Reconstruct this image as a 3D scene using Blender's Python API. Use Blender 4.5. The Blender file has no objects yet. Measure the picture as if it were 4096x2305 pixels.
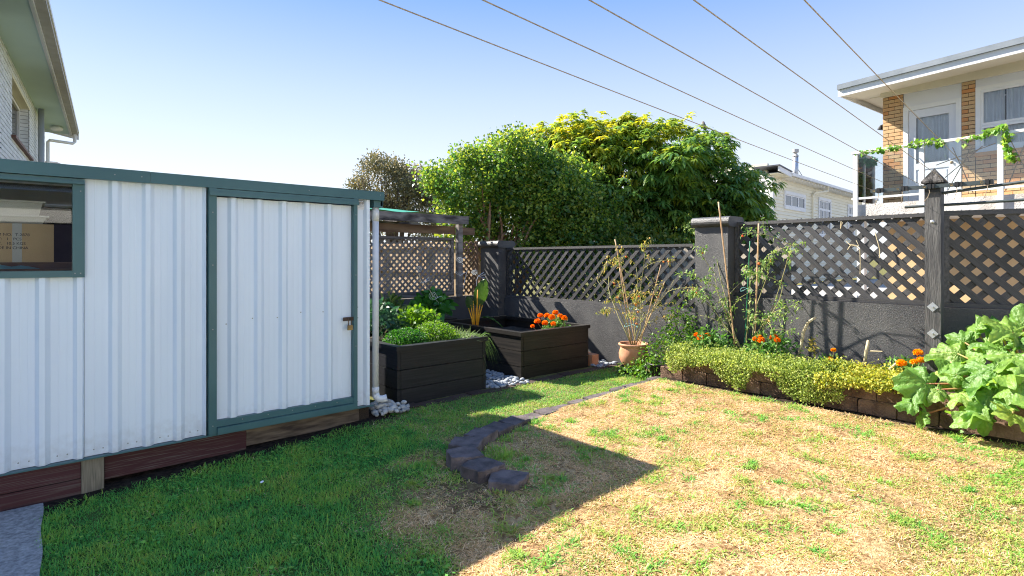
import bpy, math, random
import numpy as np
from mathutils import Vector, Matrix

R = math.radians
rng = np.random.default_rng(7)
random.seed(7)
sc = bpy.context.scene
C = sc.collection

# ------------------------------------------------------------------ camera, sky, sun, exposure
cam = bpy.data.cameras.new('camera')
cam.sensor_width = 36.0
cam.lens = 36.0 * 2250.0 / 4096.0
cam.shift_y = -117.5 / 4096.0
cam.clip_start = 0.05
cam.clip_end = 2000.0
camo = bpy.data.objects.new('camera', cam)
C.objects.link(camo)
camo.location = (0, 0, 1.5)
camo.rotation_euler = (R(90), 0, R(-41.4))
sc.camera = camo

SUN_TRAVEL = Vector((0.83, -2.52, -2.12)).normalized()
world = bpy.data.worlds.new('World')
sc.world = world
world.use_nodes = True
wn = world.node_tree
sky = wn.nodes.new('ShaderNodeTexSky')
sky.sky_type = 'NISHITA'
sky.sun_disc = False
sky.sun_elevation = math.asin(-SUN_TRAVEL.z)
sky.sun_rotation = math.atan2(-SUN_TRAVEL.x, -SUN_TRAVEL.y)
sky.air_density = 1.0
sky.dust_density = 0.1
sky.ozone_density = 4.0
# clear summer sky paling into haze towards the horizon, the same all the way round
gtc = wn.nodes.new('ShaderNodeTexCoord')
gsp = wn.nodes.new('ShaderNodeSeparateXYZ')
grp = wn.nodes.new('ShaderNodeValToRGB')
els = grp.color_ramp.elements
for pos, col in ((0.0, (0.90, 0.93, 0.985)), (0.14, (0.84, 0.89, 0.98)), (0.27, (0.58, 0.70, 0.95)), (0.42, (0.25, 0.44, 0.87)), (1.0, (0.20, 0.38, 0.82))):
    e = els[0] if pos == 0.0 else (els[-1] if pos == 1.0 else els.new(pos))
    e.position = pos; e.color = (*col, 1)
gsc = wn.nodes.new('ShaderNodeVectorMath'); gsc.operation = 'SCALE'; gsc.inputs['Scale'].default_value = 3.3
gmx = wn.nodes.new('ShaderNodeMix'); gmx.data_type = 'RGBA'; gmx.inputs['Factor'].default_value = 0.9
wn.links.new(gtc.outputs['Generated'], gsp.inputs[0])
wn.links.new(gsp.outputs['Z'], grp.inputs[0])
wn.links.new(grp.outputs[0], gsc.inputs[0])
wn.links.new(sky.outputs[0], gmx.inputs['A'])
wn.links.new(gsc.outputs[0], gmx.inputs['B'])
wn.links.new(gmx.outputs['Result'], wn.nodes['Background'].inputs[0])
wn.nodes['Background'].inputs[1].default_value = 0.108
sl = bpy.data.lights.new('sun', 'SUN')
sl.energy = 5.0
sl.angle = R(0.53)
sl.color = (1.0, 0.93, 0.82)
so = bpy.data.objects.new('sun', sl)
C.objects.link(so)
so.location = (-10, 30, 25)
so.rotation_euler = SUN_TRAVEL.to_track_quat('-Z', 'Y').to_euler()
sc.view_settings.view_transform = 'Standard'
sc.view_settings.look = 'None'
sc.view_settings.exposure = 1.65
sc.view_settings.gamma = 1.0
sc.render.engine = 'CYCLES'
sc.cycles.use_denoising = True
sc.cycles.filter_width = 1.1
sc.cycles.denoising_prefilter = 'NONE'
sc.cycles.max_bounces = 8
sc.cycles.transparent_max_bounces = 12
sc.cycles.caustics_reflective = False
sc.cycles.caustics_refractive = False

# ------------------------------------------------------------------ helpers
FWD = np.array([math.sin(R(41.4)), math.cos(R(41.4))])
RGT = np.array([math.cos(R(41.4)), -math.sin(R(41.4))])


def tag(o, label=None, cat=None, group=None, kind=None):
    if label: o['label'] = label
    if cat: o['category'] = cat
    if group: o['group'] = group
    if kind: o['kind'] = kind
    return o


def thing(name, label, cat, loc=(0, 0, 0), rz=0.0, group=None, local=False):
    o = bpy.data.objects.new(name, None)
    C.objects.link(o)
    o.location = loc
    o.rotation_euler = (0, 0, rz)
    o.empty_display_size = 0.1
    o['_w'] = [0.0, 0.0, 0.0] if local else list(loc)
    return tag(o, label, cat, group)


def comp(parent):
    """translation that cancels the parents' locations, so that vertices may be given in world metres"""
    if parent is None: return Vector((0, 0, 0))
    w = parent.get('_w')
    return -Vector(w[:]) if w is not None else Vector((0, 0, 0))


def add(name, mesh, mat=None, parent=None, smooth=False):
    if isinstance(mesh, MB): mesh = mesh.mesh(name)
    if mat is not None:
        mesh.materials.clear(); mesh.materials.append(mat)
    if smooth:
        mesh.polygons.foreach_set('use_smooth', [True] * len(mesh.polygons))
    o = bpy.data.objects.new(name, mesh)
    C.objects.link(o)
    if parent is not None:
        o.parent = parent
        o.location = comp(parent)
    return o


class MB:
    def __init__(s): s.v = []; s.f = []

    def box(s, x0, x1, y0, y1, z0, z1):
        b = len(s.v)
        s.v += [(x0, y0, z0), (x1, y0, z0), (x1, y1, z0), (x0, y1, z0), (x0, y0, z1), (x1, y0, z1), (x1, y1, z1), (x0, y1, z1)]
        s.f += [tuple(b + i for i in q) for q in ((0, 3, 2, 1), (4, 5, 6, 7), (0, 1, 5, 4), (1, 2, 6, 5), (2, 3, 7, 6), (3, 0, 4, 7))]
        return s

    def hexa(s, bottom, top):
        b = len(s.v)
        s.v += list(bottom) + list(top)
        s.f += [tuple(b + i for i in q) for q in ((0, 3, 2, 1), (4, 5, 6, 7), (0, 1, 5, 4), (1, 2, 6, 5), (2, 3, 7, 6), (3, 0, 4, 7))]
        return s

    def tube(s, pts, rad, n=8, cap=True):
        pts = [Vector(p) for p in pts]
        if not hasattr(rad, '__len__'): rad = [rad] * len(pts)
        b = len(s.v)
        ref = None
        for i, p in enumerate(pts):
            d = (pts[min(i + 1, len(pts) - 1)] - pts[max(i - 1, 0)])
            if d.length < 1e-9: d = Vector((0, 0, 1))
            d.normalize()
            if ref is None:
                ref = Vector((0, 0, 1)) if abs(d.z) < 0.9 else Vector((1, 0, 0))
            u = d.cross(ref); u.normalize(); w = u.cross(d); w.normalize(); ref = w
            for k in range(n):
                a = 2 * math.pi * k / n
                s.v.append(tuple(p + (u * math.cos(a) + w * math.sin(a)) * rad[i]))
        for i in range(len(pts) - 1):
            for k in range(n):
                k2 = (k + 1) % n
                s.f.append((b + i * n + k, b + i * n + k2, b + (i + 1) * n + k2, b + (i + 1) * n + k))
        if cap:
            s.f.append(tuple(b + k for k in range(n))[::-1])
            s.f.append(tuple(b + (len(pts) - 1) * n + k for k in range(n)))
        return s

    def lathe(s, prof, c=(0, 0, 0), n=24):
        b = len(s.v)
        for r, z in prof:
            for k in range(n):
                a = 2 * math.pi * k / n
                s.v.append((c[0] + r * math.cos(a), c[1] + r * math.sin(a), c[2] + z))
        for i in range(len(prof) - 1):
            for k in range(n):
                k2 = (k + 1) % n
                s.f.append((b + i * n + k, b + i * n + k2, b + (i + 1) * n + k2, b + (i + 1) * n + k))
        return s

    def extrude_profile(s, prof, a0, a1, axis='y'):
        """prof: list of (u,z); extruded along axis from a0 to a1; closed profile"""
        b = len(s.v); n = len(prof)
        for a in (a0, a1):
            for u, z in prof:
                s.v.append((u, a, z) if axis == 'y' else (a, u, z))
        for k in range(n):
            k2 = (k + 1) % n
            s.f.append((b + k, b + k2, b + n + k2, b + n + k))
        s.f.append(tuple(b + k for k in range(n))[::-1]); s.f.append(tuple(b + n + k for k in range(n)))
        return s

    def face(s, pts):
        b = len(s.v); s.v += [tuple(p) for p in pts]; s.f.append(tuple(range(b, b + len(pts)))); return s

    def mesh(s, name):
        m = bpy.data.meshes.new(name)
        m.from_pydata(s.v, [], s.f)
        m.update()
        return m


UNIT = {}


def piece(name, cen, size, mat, parent, rot=None, local=False):
    """a plain piece (board, brick, slat): one shared block mesh per material, placed and sized"""
    me = UNIT.get(mat.name)
    if me is None:
        me = MB().box(-.5, .5, -.5, .5, -.5, .5).mesh('block_' + mat.name)
        me.materials.append(mat)
        UNIT[mat.name] = me
    o = bpy.data.objects.new(name, me)
    C.objects.link(o)
    o.parent = parent
    M = Matrix.Identity(4) if rot is None else rot.to_4x4()
    S = Matrix.Diagonal((size[0], size[1], size[2], 1))
    o.matrix_basis = Matrix.Translation(Vector(cen) + comp(parent)) @ M @ S
    return o


def pbox(name, x0, x1, y0, y1, z0, z1, mat, parent):
    return piece(name, ((x0 + x1) / 2, (y0 + y1) / 2, (z0 + z1) / 2), (abs(x1 - x0), abs(y1 - y0), abs(z1 - z0)), mat, parent)


# ------------------------------------------------------------------ materials
def nt(name):
    m = bpy.data.materials.new(name); m.use_nodes = True
    t = m.node_tree
    return m, t, t.nodes['Principled BSDF']


def pm(name, c1, c2=None, scale=4.0, rough=0.7, bump=0.0, bscale=60.0, spec=0.4, orand=0.0, stretch=(1, 1, 1), metal=0.0, coord='Object', detail=5.0, lo=0.35, hi=0.65, hue=None):
    m, t, b = nt(name)
    N, Lk = t.nodes, t.links
    tc = N.new('ShaderNodeTexCoord')
    mp = N.new('ShaderNodeMapping'); mp.inputs['Scale'].default_value = stretch
    Lk.new(tc.outputs[coord], mp.inputs[0])
    oi = N.new('ShaderNodeObjectInfo')
    if orand or hue is not None:
        ad = N.new('ShaderNodeVectorMath'); ad.operation = 'ADD'
        sc_ = N.new('ShaderNodeMath'); sc_.operation = 'MULTIPLY'; sc_.inputs[1].default_value = 37.0
        Lk.new(oi.outputs['Random'], sc_.inputs[0]); Lk.new(mp.outputs[0], ad.inputs[0]); Lk.new(sc_.outputs[0], ad.inputs[1])
        vec = ad.outputs[0]
    else:
        vec = mp.outputs[0]
    col = None
    if c2 is not None:
        nz = N.new('ShaderNodeTexNoise'); nz.inputs['Scale'].default_value = scale; nz.inputs['Detail'].default_value = detail
        Lk.new(vec, nz.inputs['Vector'])
        rp = N.new('ShaderNodeValToRGB')
        rp.color_ramp.elements[0].position = lo; rp.color_ramp.elements[1].position = hi
        rp.color_ramp.elements[0].color = (*c1, 1); rp.color_ramp.elements[1].color = (*c2, 1)
        Lk.new(nz.outputs['Fac'], rp.inputs[0])
        col = rp.outputs[0]
    else:
        rg = N.new('ShaderNodeRGB'); rg.outputs[0].default_value = (*c1, 1); col = rg.outputs[0]
    if hue is not None:
        mx = N.new('ShaderNodeMix'); mx.data_type = 'RGBA'; mx.inputs['B'].default_value = (*hue, 1)
        pw = N.new('ShaderNodeMath'); pw.operation = 'POWER'; pw.inputs[1].default_value = 2.0
        Lk.new(oi.outputs['Random'], pw.inputs[0]); Lk.new(pw.outputs[0], mx.inputs['Factor'])
        Lk.new(col, mx.inputs['A']); col = mx.outputs['Result']
    if orand:
        hs = N.new('ShaderNodeHueSaturation')
        mr = N.new('ShaderNodeMapRange'); mr.inputs['To Min'].default_value = 1 - orand; mr.inputs['To Max'].default_value = 1 + orand
        Lk.new(oi.outputs['Random'], mr.inputs['Value']); Lk.new(mr.outputs[0], hs.inputs['Value']); Lk.new(col, hs.inputs['Color'])
        col = hs.outputs[0]
    Lk.new(col, b.inputs['Base Color'])
    b.inputs['Roughness'].default_value = rough
    b.inputs['Specular IOR Level'].default_value = spec
    b.inputs['Metallic'].default_value = metal
    if bump:
        bz = N.new('ShaderNodeTexNoise'); bz.inputs['Scale'].default_value = bscale; bz.inputs['Detail'].default_value = 4
        Lk.new(vec, bz.inputs['Vector'])
        bp = N.new('ShaderNodeBump'); bp.inputs['Strength'].default_value = bump; bp.inputs['Distance'].default_value = 0.02
        Lk.new(bz.outputs['Fac'], bp.inputs['Height']); Lk.new(bp.outputs[0], b.inputs['Normal'])
    return m


def leafmat(name, cols, rough=0.45, trans=0.35, tcol=None, spec=0.35):
    """cols: list of colours picked by the leaf's own random number"""
    m, t, b = nt(name)
    N, Lk = t.nodes, t.links
    at = N.new('ShaderNodeAttribute'); at.attribute_name = 'rnd'
    rp = N.new('ShaderNodeValToRGB')
    els = rp.color_ramp.elements
    while len(els) < len(cols): els.new(0.5)
    for i, c in enumerate(cols):
        els[i].position = i / (len(cols) - 1); els[i].color = (*c, 1)
    Lk.new(at.outputs['Fac'], rp.inputs[0])
    Lk.new(rp.outputs[0], b.inputs['Base Color'])
    b.inputs['Roughness'].default_value = rough
    b.inputs['Specular IOR Level'].default_value = spec
    tr = N.new('ShaderNodeBsdfTranslucent')
    hs = N.new('ShaderNodeHueSaturation'); hs.inputs['Value'].default_value = 1.7; hs.inputs['Saturation'].default_value = 1.1
    hs.inputs['Hue'].default_value = 0.485
    Lk.new(rp.outputs[0], hs.inputs['Color']); Lk.new(hs.outputs[0], tr.inputs['Color'])
    mx = N.new('ShaderNodeMixShader'); mx.inputs[0].default_value = trans
    Lk.new(b.outputs[0], mx.inputs[1]); Lk.new(tr.outputs[0], mx.inputs[2])
    Lk.new(mx.outputs[0], N['Material Output'].inputs[0])
    return m


def glassmat(name, tint=(0.9, 0.95, 1.0), refl=0.12, rough=0.02):
    m, t, b = nt(name)
    N, Lk = t.nodes, t.links
    N.remove(b)
    tr = N.new('ShaderNodeBsdfTransparent'); tr.inputs[0].default_value = (*tint, 1)
    gl = N.new('ShaderNodeBsdfGlossy'); gl.inputs['Roughness'].default_value = rough
    fr = N.new('ShaderNodeFresnel'); fr.inputs['IOR'].default_value = 1.5
    ad = N.new('ShaderNodeMath'); ad.operation = 'ADD'; ad.inputs[1].default_value = refl; ad.use_clamp = True
    Lk.new(fr.outputs[0], ad.inputs[0])
    mx = N.new('ShaderNodeMixShader')
    Lk.new(ad.outputs[0], mx.inputs[0]); Lk.new(tr.outputs[0], mx.inputs[1]); Lk.new(gl.outputs[0], mx.inputs[2])
    Lk.new(mx.outputs[0], N['Material Output'].inputs[0])
    return m


def stuccomat(name, c1, c2, scale=70, strength=0.6, rough=0.85, spec=0.25):
    m = pm(name, c1, c2, scale=2.2, rough=rough, spec=spec, detail=8)
    t = m.node_tree; N, Lk = t.nodes, t.links
    b = N['Principled BSDF']
    tc = N.new('ShaderNodeTexCoord')
    nz = N.new('ShaderNodeTexNoise'); nz.inputs['Scale'].default_value = scale; nz.inputs['Detail'].default_value = 3; nz.inputs['Distortion'].default_value = 1.5
    Lk.new(tc.outputs['Object'], nz.inputs['Vector'])
    bp = N.new('ShaderNodeBump'); bp.inputs['Strength'].default_value = strength; bp.inputs['Distance'].default_value = 0.015
    Lk.new(nz.outputs['Fac'], bp.inputs['Height']); Lk.new(bp.outputs[0], b.inputs['Normal'])
    return m


M = {}
M['white_steel'] = pm('white_steel', (0.65, 0.73, 0.84), (0.71, 0.785, 0.88), scale=3.0, rough=0.42, spec=0.4, bump=0.04, bscale=6, stretch=(1, 1, 0.3), detail=9, lo=0.25, hi=0.6)  # blue of the skylit shade is tinted into the white base colour
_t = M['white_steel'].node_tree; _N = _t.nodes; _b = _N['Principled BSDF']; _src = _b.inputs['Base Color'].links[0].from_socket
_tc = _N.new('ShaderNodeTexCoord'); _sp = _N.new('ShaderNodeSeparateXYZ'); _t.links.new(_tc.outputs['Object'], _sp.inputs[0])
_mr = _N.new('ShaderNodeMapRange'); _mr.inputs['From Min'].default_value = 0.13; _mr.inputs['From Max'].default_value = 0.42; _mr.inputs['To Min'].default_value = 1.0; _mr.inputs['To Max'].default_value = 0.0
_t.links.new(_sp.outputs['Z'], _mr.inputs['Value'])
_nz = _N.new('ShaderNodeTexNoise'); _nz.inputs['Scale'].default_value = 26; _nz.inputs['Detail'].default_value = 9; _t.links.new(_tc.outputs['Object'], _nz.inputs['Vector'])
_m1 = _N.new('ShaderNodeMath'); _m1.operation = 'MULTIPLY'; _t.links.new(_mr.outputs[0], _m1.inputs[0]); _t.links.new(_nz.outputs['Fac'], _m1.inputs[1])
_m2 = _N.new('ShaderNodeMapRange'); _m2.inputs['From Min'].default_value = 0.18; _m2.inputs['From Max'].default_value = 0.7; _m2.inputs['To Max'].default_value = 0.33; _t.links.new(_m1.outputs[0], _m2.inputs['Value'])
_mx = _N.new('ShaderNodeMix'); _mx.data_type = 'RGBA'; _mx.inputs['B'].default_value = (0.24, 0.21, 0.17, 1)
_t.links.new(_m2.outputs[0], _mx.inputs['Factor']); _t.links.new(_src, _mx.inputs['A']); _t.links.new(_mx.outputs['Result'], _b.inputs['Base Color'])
M['green_steel'] = pm('green_steel', (0.040, 0.112, 0.125), (0.05, 0.132, 0.145), scale=3, rough=0.42, spec=0.4)
M['pvc'] = pm('pvc', (0.66, 0.67, 0.69), (0.58, 0.59, 0.60), scale=3, rough=0.4)
M['screw'] = pm('screw', (0.25, 0.27, 0.28), rough=0.4, metal=0.6)
M['rust'] = pm('rust', (0.10, 0.055, 0.03), (0.05, 0.035, 0.03), scale=60, rough=0.8)
M['brass'] = pm('brass', (0.28, 0.19, 0.07), (0.16, 0.11, 0.05), scale=50, rough=0.5, metal=0.5)
M['red_board'] = pm('red_board', (0.060, 0.020, 0.022), (0.115, 0.09, 0.082), scale=2.2, rough=0.85, stretch=(2, 2, 12), lo=0.5, hi=0.72, orand=0.2, coord='Object', detail=9)
M['pale_board'] = pm('pale_board', (0.13, 0.12, 0.09), (0.23, 0.20, 0.15), scale=2.0, rough=0.9, stretch=(6, 6, 1), detail=9)
M['concrete_base'] = pm('concrete_base', (0.045, 0.033, 0.027), (0.16, 0.125, 0.09), scale=4, rough=0.9, bump=0.3, bscale=30, detail=9)
M['concrete_path'] = pm('concrete_path', (0.11, 0.115, 0.125), (0.36, 0.37, 0.38), scale=45, rough=0.92, bump=0.3, bscale=220, detail=13, lo=0.25, hi=0.75)
M['black_stucco'] = stuccomat('black_stucco', (0.036, 0.036, 0.040), (0.082, 0.080, 0.079), 80, 0.42, 0.46, 0.75)
M['black_wood'] = pm('black_wood', (0.022, 0.022, 0.026), (0.070, 0.067, 0.067), scale=3, rough=0.48, spec=0.55, stretch=(1, 8, 8), bump=0.25, bscale=25, orand=0.4, detail=8)
M['black_board'] = pm('black_board', (0.005, 0.006, 0.009), (0.015, 0.015, 0.019), scale=2.5, rough=0.5, spec=0.3, stretch=(1, 1, 7), bump=0.15, bscale=20, orand=0.15, detail=8)
M['worn_board'] = pm('worn_board', (0.006, 0.0055, 0.0055), (0.024, 0.020, 0.017), scale=3, rough=0.45, spec=0.4, stretch=(1, 1, 5), bump=0.15, bscale=25, orand=0.15, detail=9)
M['grey_wood'] = pm('grey_wood', (0.11, 0.095, 0.085), (0.30, 0.27, 0.25), scale=2.5, rough=0.85, stretch=(1, 6, 6), bump=0.25, bscale=22, orand=0.25, detail=9)
M['dark_grey_wood'] = pm('dark_grey_wood', (0.05, 0.042, 0.04), (0.25, 0.225, 0.21), scale=5, rough=0.85, stretch=(0.6, 3, 2), bump=0.2, bscale=22, orand=0.2, detail=7, lo=0.38, hi=0.6)
M['brown_wood'] = pm('brown_wood', (0.09, 0.055, 0.035), (0.22, 0.145, 0.09), scale=3, rough=0.85, stretch=(0.6, 3, 3), bump=0.2, bscale=22, orand=0.2, detail=8)
M['fresh_wood'] = pm('fresh_wood', (0.36, 0.24, 0.13), (0.52, 0.40, 0.26), scale=3, rough=0.8, stretch=(6, 6, 1), orand=0.2, detail=8)
M['pale_wood'] = pm('pale_wood', (0.50, 0.44, 0.35), (0.38, 0.32, 0.24), scale=3, rough=0.85, stretch=(6, 6, 1), orand=0.2, detail=8)
M['bamboo'] = pm('bamboo', (0.50, 0.30, 0.15), (0.62, 0.42, 0.24), scale=8, rough=0.6, stretch=(1, 1, 2), orand=0.15)
M['cut_stem'] = pm('cut_stem', (0.42, 0.34, 0.20), (0.55, 0.47, 0.31), scale=20, rough=0.8)
M['terracotta'] = pm('terracotta', (0.46, 0.19, 0.09), (0.58, 0.30, 0.18), scale=7, rough=0.8, bump=0.08, bscale=60, detail=8)
M['soil'] = pm('soil', (0.022, 0.016, 0.012), (0.06, 0.043, 0.03), scale=14, rough=0.95, bump=0.6, bscale=60, detail=9)
M['bark'] = pm('bark', (0.20, 0.11, 0.06), (0.33, 0.20, 0.12), scale=6, rough=0.9, bump=0.3, bscale=30, detail=7)
M['dark_bark'] = pm('dark_bark', (0.07, 0.05, 0.04), (0.14, 0.10, 0.08), scale=6, rough=0.9, bump=0.3, bscale=30, detail=7)
M['block'] = pm('block', (0.065, 0.053, 0.054), (0.15, 0.122, 0.122), scale=9, rough=0.92, bump=0.5, bscale=70, orand=0.18, detail=9)
M['wall_block'] = pm('wall_block', (0.10, 0.058, 0.038), (0.20, 0.125, 0.082), scale=8, rough=0.92, bump=0.55, bscale=60, orand=0.2, detail=9)
M['paver'] = pm('paver', (0.10, 0.055, 0.04), (0.055, 0.04, 0.035), scale=10, rough=0.92, bump=0.5, bscale=60, orand=0.25, detail=9)
M['brick'] = pm('brick', (0.56, 0.36, 0.18), (0.70, 0.50, 0.28), scale=9, rough=0.85, bump=0.35, bscale=40, orand=0.14, hue=(0.50, 0.22, 0.08), detail=6)
M['mortar'] = pm('mortar', (0.03, 0.02, 0.015), (0.05, 0.035, 0.025), scale=20, rough=0.95)
M['white_brick'] = pm('white_brick', (0.74, 0.76, 0.77), (0.81, 0.825, 0.82), scale=6, rough=0.75, orand=0.06, bump=0.2, bscale=30)
M['white_mortar'] = pm('white_mortar', (0.04, 0.04, 0.042), (0.07, 0.07, 0.07), scale=20, rough=0.95)
M['soffit_green'] = pm('soffit_green', (0.52, 0.67, 0.64), (0.57, 0.72, 0.68), scale=1.2, rough=0.75)
M['soffit_cream'] = pm('soffit_cream', (0.78, 0.72, 0.58), (0.72, 0.66, 0.53), scale=1.2, rough=0.7)
M['white_paint'] = pm('white_paint', (0.80, 0.80, 0.78), (0.74, 0.74, 0.73), scale=2, rough=0.55)
M['door_paint'] = pm('door_paint', (0.74, 0.75, 0.78), (0.70, 0.71, 0.74), scale=2, rough=0.5)
M['cream_paint'] = pm('cream_paint', (0.84, 0.79, 0.62), (0.80, 0.75, 0.59), scale=1.5, rough=0.65, orand=0.03)
M['roughcast'] = stuccomat('roughcast', (0.52, 0.47, 0.42), (0.74, 0.71, 0.67), scale=22, strength=1.0)
M['tan_plaster'] = pm('tan_plaster', (0.56, 0.37, 0.19), (0.62, 0.43, 0.24), scale=2, rough=0.9)
M['roof_grey'] = pm('roof_grey', (0.20, 0.23, 0.26), (0.26, 0.29, 0.32), scale=3, rough=0.5)
M['roof_dark'] = pm('roof_dark', (0.05, 0.055, 0.065), (0.10, 0.10, 0.11), scale=5, rough=0.6, orand=0.2)
M['gutter_grey'] = pm('gutter_grey', (0.42, 0.40, 0.37), (0.50, 0.48, 0.45), scale=4, rough=0.55)
M['sill_brown'] = pm('sill_brown', (0.14, 0.06, 0.04), rough=0.6)
M['grey_pipe'] = pm('grey_pipe', (0.33, 0.36, 0.37), rough=0.5)
M['glass'] = glassmat('glass', (0.94, 0.96, 0.97), 0.0)
M['shed_glass'] = glassmat('shed_glass', (0.93, 0.95, 0.96), 0.0)
M['balcony_glass'] = glassmat('balcony_glass', (0.90, 0.94, 0.95), 0.03)
M['curtain'] = pm('curtain', (0.86, 0.86, 0.87), (0.78, 0.78, 0.80), scale=3, rough=0.9)
M['navy'] = pm('navy', (0.02, 0.02, 0.05), rough=0.8)
M['blue_curtain'] = pm('blue_curtain', (0.25, 0.38, 0.62), rough=0.9)
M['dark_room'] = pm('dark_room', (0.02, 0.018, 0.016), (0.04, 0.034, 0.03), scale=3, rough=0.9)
M['cardboard'] = pm('cardboard', (0.42, 0.29, 0.14), (0.48, 0.34, 0.18), scale=3, rough=0.85)
M['tub_plastic'] = pm('tub_plastic', (0.36, 0.36, 0.32), rough=0.4)
M['blue_cloth'] = pm('blue_cloth', (0.10, 0.32, 0.42), (0.16, 0.40, 0.48), scale=9, rough=0.8)
M['shade_cloth'] = pm('shade_cloth', (0.008, 0.20, 0.135), (0.015, 0.30, 0.20), scale=9, rough=0.6)
M['steel_bar'] = pm('steel_bar', (0.035, 0.05, 0.055), (0.06, 0.075, 0.08), scale=8, rough=0.45)
M['black_metal'] = pm('black_metal', (0.02, 0.02, 0.022), rough=0.5)
M['galvanised'] = pm('galvanised', (0.55, 0.57, 0.60), (0.45, 0.47, 0.50), scale=20, rough=0.4, metal=0.7)
M['rope'] = pm('rope', (0.22, 0.17, 0.12), (0.32, 0.26, 0.19), scale=60, rough=0.8)
M['wire'] = pm('wire', (0.62, 0.64, 0.68), rough=0.3, metal=0.8)
M['ash_wood'] = pm('ash_wood', (0.012, 0.011, 0.011), (0.15, 0.14, 0.13), scale=5, rough=0.9, stretch=(5, 5, 1), bump=0.6, bscale=25, detail=8, lo=0.45, hi=0.7)
M['post_wood'] = pm('post_wood', (0.045, 0.045, 0.048), (0.115, 0.112, 0.11), scale=4, rough=0.65, stretch=(5, 5, 0.6), bump=0.3, bscale=20, detail=8)
M['pebble'] = pm('pebble', (0.25, 0.28, 0.32), (0.42, 0.45, 0.48), scale=6, rough=0.7, orand=0.25)
M['white_stone'] = pm('white_stone', (0.20, 0.21, 0.21), (0.40, 0.40, 0.38), scale=9, rough=0.75, orand=0.4)
M['plate'] = pm('plate', (0.70, 0.71, 0.72), (0.64, 0.65, 0.66), scale=20, rough=0.5)
M['print'] = pm('print', (0.03, 0.03, 0.035), rough=0.8)
M['tomato'] = pm('tomato', (0.70, 0.07, 0.015), (0.72, 0.22, 0.02), scale=8, rough=0.35)
M['twine'] = pm('twine', (0.22, 0.50, 0.47), rough=0.8)
M['green_stake'] = pm('green_stake', (0.02, 0.20, 0.09), rough=0.5)
M['marigold'] = leafmat('marigold', [(0.80, 0.14, 0.0), (0.88, 0.26, 0.005), (0.92, 0.36, 0.01)], rough=0.7, trans=0.25, spec=0.1)
M['marigold_yellow'] = leafmat('marigold_yellow', [(0.86, 0.26, 0.0), (0.90, 0.42, 0.01), (0.92, 0.50, 0.02)], rough=0.7, trans=0.25, spec=0.1)
M['violet'] = pm('violet', (0.40, 0.06, 0.42), rough=0.6)
M['shell_white'] = pm('shell_white', (0.8, 0.8, 0.8), rough=0.6)
M['chard_stem'] = leafmat('chard_stem', [(0.70, 0.40, 0.03), (0.78, 0.50, 0.06)], rough=0.5, trans=0.3)
M['chard_leaf'] = leafmat('chard_leaf', [(0.025, 0.07, 0.012), (0.05, 0.11, 0.015)], rough=0.4, trans=0.35)
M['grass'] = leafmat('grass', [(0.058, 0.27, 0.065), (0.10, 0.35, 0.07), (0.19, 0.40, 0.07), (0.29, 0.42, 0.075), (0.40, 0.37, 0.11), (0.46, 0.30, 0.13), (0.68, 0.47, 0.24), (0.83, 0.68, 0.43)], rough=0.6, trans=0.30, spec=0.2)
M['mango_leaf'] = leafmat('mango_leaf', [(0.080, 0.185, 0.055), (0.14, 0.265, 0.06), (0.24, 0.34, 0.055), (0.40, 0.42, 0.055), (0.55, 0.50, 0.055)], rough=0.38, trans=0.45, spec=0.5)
M['shrub_leaf'] = leafmat('shrub_leaf', [(0.050, 0.135, 0.032), (0.11, 0.21, 0.038), (0.21, 0.31, 0.045), (0.36, 0.41, 0.07)], rough=0.35, trans=0.42, spec=0.5)
M['olive_leaf'] = leafmat('olive_leaf', [(0.10, 0.115, 0.06), (0.16, 0.16, 0.08), (0.25, 0.22, 0.10), (0.40, 0.33, 0.15)], rough=0.4, trans=0.2, spec=0.4)
M['hedge_leaf'] = leafmat('hedge_leaf', [(0.035, 0.09, 0.02), (0.09, 0.15, 0.025), (0.22, 0.24, 0.04)], rough=0.4, trans=0.3)
M['parsley'] = leafmat('parsley', [(0.020, 0.11, 0.015), (0.045, 0.17, 0.02), (0.09, 0.23, 0.03)], rough=0.5, trans=0.35)
M['bright_herb'] = leafmat('bright_herb', [(0.05, 0.15, 0.015), (0.10, 0.22, 0.025), (0.17, 0.29, 0.04)], rough=0.5, trans=0.38)
M['sage'] = leafmat('sage', [(0.025, 0.085, 0.04), (0.05, 0.12, 0.06), (0.09, 0.16, 0.09)], rough=0.5, trans=0.25)
M['spinach'] = leafmat('spinach', [(0.025, 0.12, 0.02), (0.05, 0.19, 0.03), (0.10, 0.27, 0.045)], rough=0.35, trans=0.3)
M['lily'] = leafmat('lily', [(0.04, 0.11, 0.02), (0.10, 0.17, 0.03), (0.20, 0.24, 0.06)], rough=0.45, trans=0.3)
M['chives'] = leafmat('chives', [(0.10, 0.20, 0.05), (0.19, 0.29, 0.10), (0.32, 0.40, 0.20)], rough=0.5, trans=0.25)
M['mint'] = leafmat('mint', [(0.045, 0.14, 0.02), (0.10, 0.23, 0.03), (0.20, 0.34, 0.05)], rough=0.5, trans=0.35)
M['thyme'] = leafmat('thyme', [(0.09, 0.16, 0.03), (0.27, 0.36, 0.07), (0.55, 0.58, 0.20)], rough=0.6, trans=0.4)
M['oregano'] = leafmat('oregano', [(0.14, 0.22, 0.03), (0.38, 0.40, 0.05), (0.70, 0.62, 0.13)], rough=0.55, trans=0.3)
M['marigold_leaf'] = leafmat('marigold_leaf', [(0.035, 0.13, 0.025), (0.08, 0.21, 0.035), (0.18, 0.32, 0.09)], rough=0.5, trans=0.3)
M['tomato_leaf'] = leafmat('tomato_leaf', [(0.10, 0.17, 0.03), (0.22, 0.24, 0.06), (0.40, 0.34, 0.08), (0.45, 0.33, 0.14)], rough=0.6, trans=0.35)
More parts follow.
